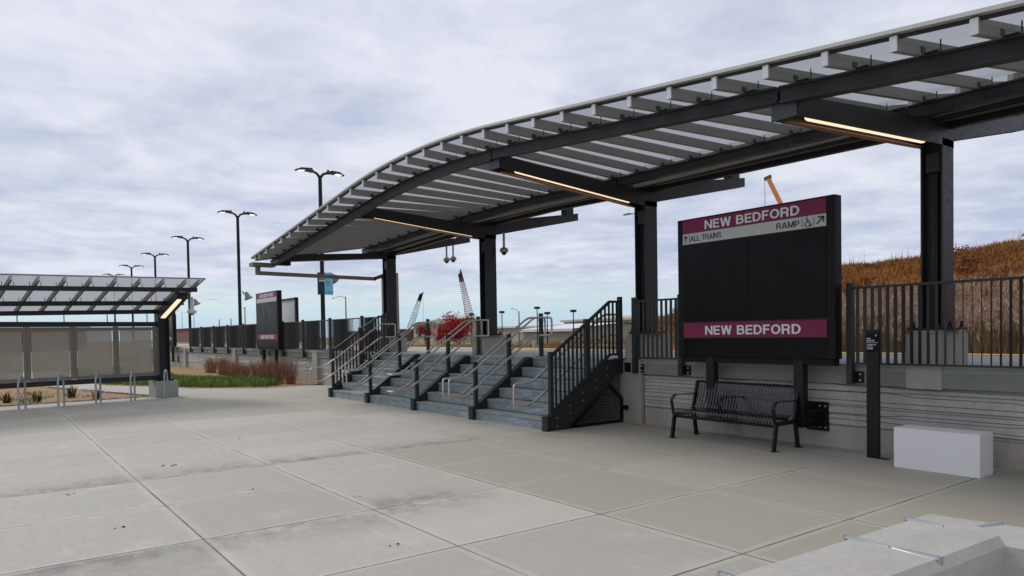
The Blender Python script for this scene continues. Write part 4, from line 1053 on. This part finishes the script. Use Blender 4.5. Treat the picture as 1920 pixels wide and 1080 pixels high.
# red ornamental grass clumps
k = 0
clumps = []
for i in range(17): clumps.append((-24.7-i*.72+R_(-.15, .15), 8.75+R_(-.35, .3)-(.25 if i < 3 else 0), R_(.85, 1.1) if i < 3 else R_(.62, .85)))
def clump(x, y, h):
    m = MB()
    for _ in range(150):
        a = R_(0, 2*PI); r = R_(.02, .2); l = R_(.05, .42)*h; hh = h*R_(.65, 1.1)
        b0 = Vector((x+r*math.cos(a), y+r*math.sin(a), 0)); dv = Vector((math.cos(a), math.sin(a), 0))*l; wv = Vector((-math.sin(a), math.cos(a), 0))*.006
        p1 = b0+dv*.4+zu*hh*.6; p2 = b0+dv+zu*hh; m.poly([b0-wv, b0+wv, p1+wv, p2, p1-wv], [(0,1,2,4),(4,2,3)])
    return m
for i, (x, y, h) in enumerate(clumps):
    lab = {0: 'red brown ornamental grass clump at the right end of the row, nearest the stairs', len(clumps)-1: 'red brown ornamental grass clump at the left end of the row'}.get(i, 'red brown ornamental grass clump in the middle of the row before the wall')
    tag(clump(x, y, h).build('grass_clump', 'red_grass'), lab, 'ornamental grass', 'red ornamental grass clumps before the retaining wall', 'thing')
# small plants in the mulch bed
for i, (x, y) in enumerate([(-23.6, 1.2), (-24.4, 2.1), (-23.9, .55), (-25.6, 2.2), (-23.3, 2.6)]):
    m = MB(); tuft(m, x, y, -.01, .34, 26, .10, .012, .9)
    tag(m.build('young_shrub', 'dry_bush'), 'small dry reddish shrub in the mulch bed behind the bike racks', 'shrub', 'small shrubs in the mulch bed')
m = MB()
for i in range(700):
    x, y = R_(-28, -22.6), R_(-2.5, 2.6)
    if mn.noise(Vector((x*.5, y*1.4, 4))) > .12: tuft(m, x, y, -.01, .09, 5, .1, .008, .8)
tag(m.build('bed_grass', 'green_grass'), 'thin patches of green grass in the mulch bed at the left', 'grass', kind='stuff')
# debris on the paving
m = MB()
for (x, y) in [(-8.0, 2.35), (-12.2, 3.4), (-9.1, .75), (-7.2, .95), (-10.3, 1.9), (-10.2, 2.0), (-13.2, 5.6), (-6.9, 3.1), (-5.1, 2.6), (-13.4, 6.9)]:
    for _ in range(3):
        p = Vector((x+R_(-.04, .04), y+R_(-.04, .04), .004)); a = R_(0, 6.3); l = R_(.01, .03); dv = Vector((math.cos(a)*l, math.sin(a)*l, 0)); wv = Vector((-math.sin(a)*l*.5, math.cos(a)*l*.5, R_(0, .012)))
        m.poly([p-dv, p+wv, p+dv, p-wv+zu*.006], [(0,1,2,3)])
tag(m.build('leaf_litter', 'dry_bush'), 'few dark dry leaf scraps scattered on the paving', 'leaves', kind='stuff')

# ------------------------------------------------------------------ far background
def gpoint(px, D):
    p = at(px, 620, D); return Vector((p.x, p.y, 0))
def facing(px, D):
    p = gpoint(px, D); d_ = p.normalized(); return p, Vector((d_.y, -d_.x, 0)), d_
def scale_at(p): return p.length/1341.4*1.18   # metres per photo pixel, roughly, at that distance
def zat(px, py, D): return at(px, py, D).z
def gable(name, label, px0, px1, pyw, pyr, D, wall, roof, depth=14, wins=0, hip=False, group=None):
    "long building seen side on between two pixels, eave at pyw, ridge at pyr"
    a, b_ = at(px0, pyw, D), at(px1, pyw, D); zr = at((px0+px1)/2, pyr, D).z; ze = (a.z+b_.z)/2
    A, B = Vector((a.x, a.y, 0)), Vector((b_.x, b_.y, 0)); ux = (B-A).normalized(); n_ = Vector((-ux.y, ux.x, 0))
    if n_.dot(A) < 0: n_ = -n_
    t = thing(name, label, 'building', (A+B)/2, group)
    m = MB(); P = [A, B, B+n_*depth, A+n_*depth]; vs = [p-zu*.04 for p in P]+[p+zu*ze for p in P]+[(A+n_*depth/2)+zu*zr, (B+n_*depth/2)+zu*zr]
    m.poly(vs, [(0,1,5,4),(1,2,6,5),(2,3,7,6),(3,0,4,7),(4,7,8),(5,9,6)]); m.build('wall', wall, t)
    m = MB(); o_ = n_*.5; e = ux*(.0 if not hip else 2.0)
    R0, R1 = (A+n_*depth/2)+e+zu*(zr+.06), (B+n_*depth/2)-e+zu*(zr+.06)
    m.poly([A-o_-ux*.4+zu*(ze-.0), B-o_+ux*.4+zu*(ze-.0), R1+ux*.4, R0-ux*.4], [(0,1,2,3)]); m.poly([A+n_*depth+o_-ux*.4+zu*ze, B+n_*depth+o_+ux*.4+zu*ze, R1+ux*.4, R0-ux*.4], [(3,2,1,0)])
    m.poly([A-o_+zu*(ze-.35)-ux*.4, B-o_+zu*(ze-.35)+ux*.4, B-o_+zu*(ze)+ux*.4, A-o_+zu*ze-ux*.4], [(0,1,2,3)])
    m.build('roof', roof, t)
    L = (B-A).length
    for i in range(wins):
        s = (i+.5)/wins*L; c = A+ux*s-n_*.05
        MB().poly([c-ux*.6+zu*(ze*.45), c+ux*.6+zu*(ze*.45), c+ux*.6+zu*(ze*.8), c-ux*.6+zu*(ze*.8)], [(0,1,2,3)]).build('window', 'window_dark', t)
    return t
gable('warehouse', 'low pale roofed warehouse right of the middle column', 925, 1035, 611, 606, 80, 'beige_wall', 'light_roof', 30)
gable('warehouse', 'low brown walled shed with white roof behind the stair handrails', 980, 1075, 617, 607, 62, 'tan_wall', 'light_roof', 18)
gable('warehouse', 'large beige warehouse with a shallow gable behind the right stair railing', 1057, 1215, 598, 588, 85, 'beige_wall', 'beige_wall', 34)
gable('house', 'cream house with dark roof and small windows beyond the track', 776, 836, 607, 598, 78, 'beige_wall', 'green_roof', 12, 5)
gable('warehouse', 'low tan building with flat pale roof left of the cream house', 752, 778, 616, 612, 85, 'tan_wall', 'light_roof', 12)
gable('brick_building', 'long low brick building on the horizon behind the far platform fence', 318, 500, 613, 610, 70, 'brick_far', 'brick_far', 12, 0)
gable('warehouse', 'pale low building far behind the fence left of the stairs', 640, 725, 621, 619, 78, 'brick_far', 'rust_brown', 12)
t = thing('brick_building', 'low brick building seen through the shelter screens at far left', 'building', (-135, 2, 0))
MB().box(-150, -135, -45, 14, -.04, 3.6).build('wall', 'brick_far', t); MB().box(-151, -134.6, -45.5, 14.5, 3.6, 3.9).build('roof', 'light_roof', t)
for i in range(12): MB().box(-135.06, -134.98, -40+i*4.4, -38+i*4.4, 1.1, 2.6).build('window', 'window_dark', t)

def lattice(name, label, px0, py0, px1, py1, D, w0, w1, mat, tipmat='black_paint', n=26, group=None, hook=True):
    a, b_ = at(px0, py0, D), at(px1, py1, D); u = (b_-a); L = u.length; u.normalize()
    base = a-u*(a.z/u.z)+zu*1.5 if u.z > .1 else a
    t = thing(name, label, 'crane', (base.x, base.y, 0), group)
    A = base; u = (b_-A); L = u.length; u.normalize(); side = u.cross(Vector((A.x, A.y, 0)).normalized()).normalized(); dp = u.cross(side)
    m = MB(); r = .075*w0/2.2
    def cn(t_):
        w = w0+(w1-w0)*max(0, t_-.25)/.75; w *= min(1, .35+t_*5); c = A+u*L*t_; return [c+side*w*sx/2+dp*w*sy/2 for sx, sy in ((-1,-1),(1,-1),(1,1),(-1,1))]
    for i in range(n):
        p, q = cn(i/n), cn((i+1)/n)
        for j in range(4):
            m.bar(p[j], q[j], r*1.6, r*1.6, dp+side*.01); m.bar(p[j], q[(j+1) % 4], r, r, dp+side*.013)
            m.bar(p[j], p[(j+1) % 4], r*.9, r*.9, u+side*.01)
    m.build('boom', mat, t)
    m = MB(); p = cn(1); c = b_; m.poly([p[0], p[1], p[2], p[3], c+u*w0*1.1-side*w1*.3, c+u*w0*1.1-side*w1*.5], [(0,1,4),(1,2,4),(2,3,5,4),(3,0,4,5)]); m.bar(c-u*1.2, c+u*.9, w1*1.1, w1*1.1, dp); m.build('boom_tip', tipmat, t)
    if hook:
        m = MB(); m.tube([c+side*-.9, Vector(((c+side*-.9).x, (c+side*-.9).y, max(2., c.z*.35)))], .045, 4); m.build('hook_cable', 'crane_grey', t)
    m = MB(); x, y = base.x, base.y; m.box(x-4, x+3, y-2, y+2, .9, 2.6); m.box(x-4.4, x+4.4, y-2.6, y-1.6, -.04, .9); m.box(x-4.4, x+4.4, y+1.6, y+2.6, -.04, .9); m.box(x+1.5, x+3.2, y-2.2, y-.8, 1.2, 3.0); m.build('crawler_body', mat, t)
    return t
lattice('lattice_crane', 'short dark lattice boom crane in the distance, left of the cream house', 772, 612, 788, 557, 110, 1.9, 1.0, 'crane_grey', n=18, group='distant lattice boom cranes')
lattice('lattice_crane', 'tall reddish lattice boom crane behind the red tree', 882, 605, 864, 520, 115, 2.3, 1.2, 'crane_red', n=26, group='distant lattice boom cranes')
# yellow telescopic boom
a, b_ = at(1441, 336, 60), at(1545, 545, 60); t = thing('telescopic_crane', 'orange yellow telescopic crane boom rising behind the big sign', 'crane', (b_.x+1, b_.y, 0))
u = (b_-a).normalized(); m = MB(); m.bar(a, a+u*9, .30, .34, (0,1,0)); m.bar(a+u*9, b_, .44, .48, (0,1,0)); m.bar(b_, Vector((b_.x+2.2, b_.y, 2.2)), .7, .8, (0,1,0)); m.build('boom', 'orange_boom', t)
m = MB(); m.bar(a-u*.1+Vector((-.38,0,-.02)), a-u*.1+Vector((.3,0,.14)), .3, .22, (0,1,0)); m.build('boom_head', 'rust_brown', t)
MB().tube([a+Vector((-.4,0,0)), a+Vector((-.4,0,-3.2))], .03, 4).build('hook_cable', 'crane_grey', t)
m = MB(); m.box(b_.x-3, b_.x+6, b_.y-1.3, b_.y+1.3, 1.1, 2.4); m.box(b_.x+3.6, b_.x+6, b_.y-1.3, b_.y+1.3, 2.4, 3.2); m.build('carrier', 'orange_boom', t)
m = MB()
for x in (-2, -.6, 2.6, 4.6):
    for y in (-1.25, 1.25): m.lathe((b_.x+x, b_.y+y-.2, .56), [(0, 0), (.6, 0), (.6, .4), (0, .4)], 14, (0, 1, 0))
m.build('wheels', 'black_paint', t)

# trees
def tree(name, label, px, pyt, pyb, D, wpx, mat, n=1500, group=None):
    top = at(px, pyt, D); k = (at(px+10, pyt, D)-top).length/10; H = top.z; rad = wpx*k/2*.97; t = thing(name, label, 'tree', (top.x, top.y, 0), group); c = Vector((top.x, top.y, 0))
    m = MB(); m.tube([c-zu*.04, c+zu*H*.3, c+zu*H*.55], [.03*H, .022*H, .01*H], 8)
    for i in range(9):
        a = i*2.4; z0 = H*R_(.22, .45); e = c+Vector((math.cos(a), math.sin(a), 0))*rad*R_(.5, .8)+zu*H*R_(.55, .85); m.tube([c+zu*z0, (c+zu*z0).lerp(e, .5)+zu*.1*H, e], [.012*H, .008*H, .003*H], 5)
    m.build('trunk', 'trunk', t)
    m = MB(); blobs = [(Vector((R_(-1, 1)*rad*.62, R_(-1, 1)*rad*.62, H*R_(.26, .86))), R_(.22, .42)*rad) for _ in range(26)]
    s = .036*H
    for i in range(n):
        o_, r_ = random.choice(blobs); v = Vector((random.gauss(0, 1), random.gauss(0, 1), random.gauss(0, 1))).normalized()*r_*R_(.3, 1.1); p = c+o_+v
        f1 = Vector((R_(-1,1), R_(-1,1), R_(-1,1))).normalized()*s*R_(.5,1.2); f2 = Vector((R_(-1,1), R_(-1,1), R_(-1,1))).normalized()*s*R_(.4,1)
        m.poly([p-f1, p+f2, p+f1, p-f2], [(0,1,2,3)])
    m.build('crown', mat, t); return t
tree('maple_tree', 'large dark red leafed tree between the canopy columns beyond the track', 861, 591, 632, 62, 56, 'red_leaves', 5200, 'red leafed trees beyond the track')
tree('maple_tree', 'smaller thinner red leafed tree left of the large red one', 827, 610, 634, 60, 26, 'red_leaves', 1500, 'red leafed trees beyond the track')
tree('maple_tree', 'dark red tree in front of the cream house, behind a handrail post', 797, 606, 634, 60, 18, 'red_leaves', 1500, 'red leafed trees beyond the track')
# street lights and poles
def cobra(label, px, pyt, D, arms, group='tall road lights in the distance', mat='pipe_metal', r=.11):
    p = at(px, pyt, D); k = (at(px+10, pyt, D)-p).length/10; t = thing('street_light', label, 'street light', (p.x, p.y, 0), group)
    MB().tube([(p.x, p.y, -.04), tuple(p)], [r*1.3, r*.8], 8).build('pole', mat, t)
    for dx, dy in arms:
        e = at(px+dx, pyt+dy, D); m = MB(); m.tube([p-zu*.15, p.lerp(e, .5)+zu*.25*abs(dx)*k*.1+zu*.05, e], [.05, .045, .04], 6); m.build('arm', mat, t)
        d_ = (e-p); d_.z = 0; d_.normalize(); MB().bar(e-d_*.1, e+d_*.55, .22, .1).build('lamp_head', mat, t)
    return t
cobra('street light on a tall pole left of the stairs with its arm to the left', 648, 556, 45, [(-22, 3)])
cobra('road light with two long arms right of the shelter roof end', 363, 573, 70, [(44, -12), (-26, -10)])
cobra('road light just left of the shelter end pole with a short arm', 341, 586, 75, [(26, 4), (-14, -4)])
cobra('road light with one arm above the middle handrails', 973, 584, 70, [(-11, -5)])
cobra('road light seen through the canopy left of the second column', 1200, 404, 40, [(-20, -3)])
for px, py, lb in ((941, 586, 'thin black topped pole right of the middle column'), (1007, 578, 'thin pole with a flat top behind the third handrail post'), (1026, 588, 'short thin pole behind the upper handrail loop'), (1075, 584, 'thin floodlight pole before the beige warehouse'), (884, 590, 'thin pole top beside the red tree')):
    p = at(px, py, 60); t = thing('floodlight_pole', lb, 'pole', (p.x, p.y, 0), 'thin floodlight poles in the yard')
    MB().tube([(p.x, p.y, -.04), tuple(p)], [.09, .06], 6).build('pole', 'black_paint', t); MB().box(p.x-.28, p.x+.28, p.y-.28, p.y+.28, p.z-.1, p.z+.22).build('floodlight', 'black_paint', t)
for px, py, lb in ((459, 577, 'short platform camera pole left of the distant sign'), (433, 597, 'utility pole left of the distant sign'), (411, 599, 'short utility pole behind the far fence'), (743, 512, 'grey metal pole rising right of the farthest canopy column')):
    D = 14.6 if px == 743 else 40
    p = at(px, py, D); t = thing('utility_pole', lb, 'pole', (p.x, p.y, 0))
    MB().tube([(p.x, p.y, -.04 if D > 20 else PZ-1.2), tuple(p)], [.11, .09], 8).build('pole', 'wood_pole' if px != 743 else 'pipe_metal', t)
    if px == 459: MB().box(p.x-.5, p.x+.1, p.y-.1, p.y+.1, p.z-.1, p.z+.05).build('camera_arm', 'black_paint', t)
# vehicles beyond the track
def truck(label, px, D, L, H, body, cab, name='parked_truck'):
    p, r_, d_ = facing(px, D); t = thing(name, label, 'truck', p)
    def bx(a0, a1, z0, z1, w=1.2): 
        A = p+r_*a0; B = p+r_*a1; return MB().bar(A+zu*(z0+z1)/2, B+zu*(z0+z1)/2, w*2, z1-z0)
    bx(-L/2, L/2-2.2, .9, H).build('cargo_body', body, t); c = bx(L/2-2.1, L/2, .7, H*.82); c.build('cab', cab, t); bx(L/2-1.2, L/2+.02, H*.52, H*.76, 1.22).build('window', 'window_dark', t)
    m = MB()
    for a in (-L*.3, -L*.12, L*.38):
        for s in (-1, 1): m.lathe(p+r_*a+d_*s*1.05+zu*.5-d_*.15, [(0, 0), (.5, 0), (.5, .3), (0, .3)], 12, d_)
    m.build('wheels', 'black_paint', t)
truck('white truck parked beyond the track before the cream house', 786, 118, 5.5, 2.6, 'white_truck', 'white_truck')
truck('brown rusty dump truck beyond the track, left of the white truck', 765, 95, 6.0, 2.4, 'rust_brown', 'rust_brown')
truck('teal and white box truck seen through the right stair railing', 1135, 105, 6.5, 3.9, 'teal', 'white_truck')
p = gpoint(816, 42); t = thing('warning_flag', 'bright orange warning flag in the yard beyond the track', 'flag', p); MB().tube([p-zu*.04, p+zu*2.3], .03, 5).build('pole', 'wood_pole', t); MB().box(p.x-.32, p.x+.32, p.y-.02, p.y+.02, 1.7, 2.25).build('cloth', 'orange_flag', t)
p = gpoint(831, 80); o = MB().box(p.x-1.1, p.x+1.1, p.y-.8, p.y+.8, -.04, 1.5).build('waste_container', 'green_dark', bevel=.05); tag(o, 'dark green container standing beyond the track behind the middle handrails', 'container')
# low concrete marker posts at the track side
for px, lb in ((1058, 'short grey concrete marker post beside the track, right of the third handrail post'), (1002, 'short grey marker post beside the track behind the third handrail post')):
    p = gpoint(px, 21); o = MB().box(p.x-.09, p.x+.09, p.y-.09, p.y+.09, .0, 1.25).build('marker_post', 'pedestal_concrete', bevel=.02); tag(o, lb, 'post', 'marker posts beside the track')
# gravel mound
m = MB(); vs = []; nx, ny = 30, 10
for i in range(nx+1):
    for j in range(ny+1):
        x = -46+26*i/nx; y = 28+8*j/ny; vs.append((x, y, -.06+.9*math.sin(PI*j/ny)*math.sin(PI*i/nx)**.5+.12*mn.noise(Vector((x, y, 0)))))
m.poly(vs, [(i*(ny+1)+j, (i+1)*(ny+1)+j, (i+1)*(ny+1)+j+1, i*(ny+1)+j+1) for i in range(nx) for j in range(ny)], True); struct(m, 'gravel_bank', 'gravel')

# ------------------------------------------------------------------ world, sun, render
w = bpy.data.worlds.new('World'); scene.world = w; w.use_nodes = True; nt = w.node_tree; nt.nodes.clear()
B = NB.__new__(NB); B.t = nt; B._p = None
def wn(ty, **k): return NB.n(B, ty, **k)
out = wn('ShaderNodeOutputWorld'); bg = wn('ShaderNodeBackground'); nt.links.new(bg.outputs[0], out.inputs[0])
SE, SR = math.radians(42), math.radians(250)
sky = wn('ShaderNodeTexSky', sky_type='NISHITA'); sky.sun_disc = False; sky.sun_elevation = SE; sky.sun_rotation = SR
tc = wn('ShaderNodeTexCoord').outputs['Generated']; sep = wn('ShaderNodeSeparateXYZ'); nt.links.new(tc, sep.inputs[0]); x, y, z = sep.outputs
zc = B.math('MAXIMUM', z, 0.0); den = B.math('ADD', zc, .10)
cmb = wn('ShaderNodeCombineXYZ'); B.set(cmb.inputs[0], B.math('DIVIDE', x, den)); B.set(cmb.inputs[1], B.math('DIVIDE', y, den)); uv = cmb.outputs[0]
n1 = B.noise(1.15, 9, .58, vec=uv, dist=.25); n2 = B.noise(3.4, 7, .6, vec=uv, dist=.4); n3 = B.noise(.42, 4, .5, vec=uv)
nn = B.math('ADD', B.math('MULTIPLY', n1, .53), B.math('ADD', B.math('MULTIPLY', n2, .31), B.math('MULTIPLY', n3, .2)))
cloud = B.mix(B.ramp(nn, .43, .61), (.42, .48, .635), (.665, .695, .79))
cloud = B.mix(B.ramp(z, .0, .5, 0, 1), cloud, B.mix(B.ramp(nn, .42, .60), (.48, .52, .65), (.71, .725, .80)))
skc = wn('ShaderNodeVectorMath', operation='SCALE'); nt.links.new(sky.outputs[0], skc.inputs[0]); skc.inputs[3].default_value = .10
clear = B.mix(.72, skc.outputs[0], (.54, .68, .76))
elev = B.ramp(B.math('ADD', z, B.math('MULTIPLY_ADD', n1, .10, -.05)), .035, .085, 0, 1)
clear = B.mix(B.ramp(z, .0, .05, .0, 1), (.40, .60, .75), clear)
streak = B.ramp(B.noise(2.2, 5, .6, vec=uv, sc=(1, 1, 1)), .52, .66)
cover = B.math('MAXIMUM', elev, B.math('MULTIPLY', streak, .45))
col = B.mix(cover, clear, cloud)
B.set(bg.inputs[0], col); bg.inputs[1].default_value = 1.08
sd = bpy.data.lights.new('sun', 'SUN'); sd.energy = 1.7; sd.angle = math.radians(18); sd.color = (1, .95, .88)
so = bpy.data.objects.new('sun', sd); C.objects.link(so)
az = SR; dirv = Vector((math.sin(az)*math.cos(SE), math.cos(az)*math.cos(SE), math.sin(SE)))
so.rotation_euler = dirv.to_track_quat('Z', 'Y').to_euler(); so.location = (0, 0, 30)
scene.render.engine = 'CYCLES'
scene.view_settings.view_transform = 'Standard'; scene.view_settings.look = 'None'; scene.view_settings.exposure = 0.08; scene.view_settings.gamma = 1
scene.cycles.transparent_max_bounces = 16
scene.render.resolution_x = 1024; scene.render.resolution_y = 576
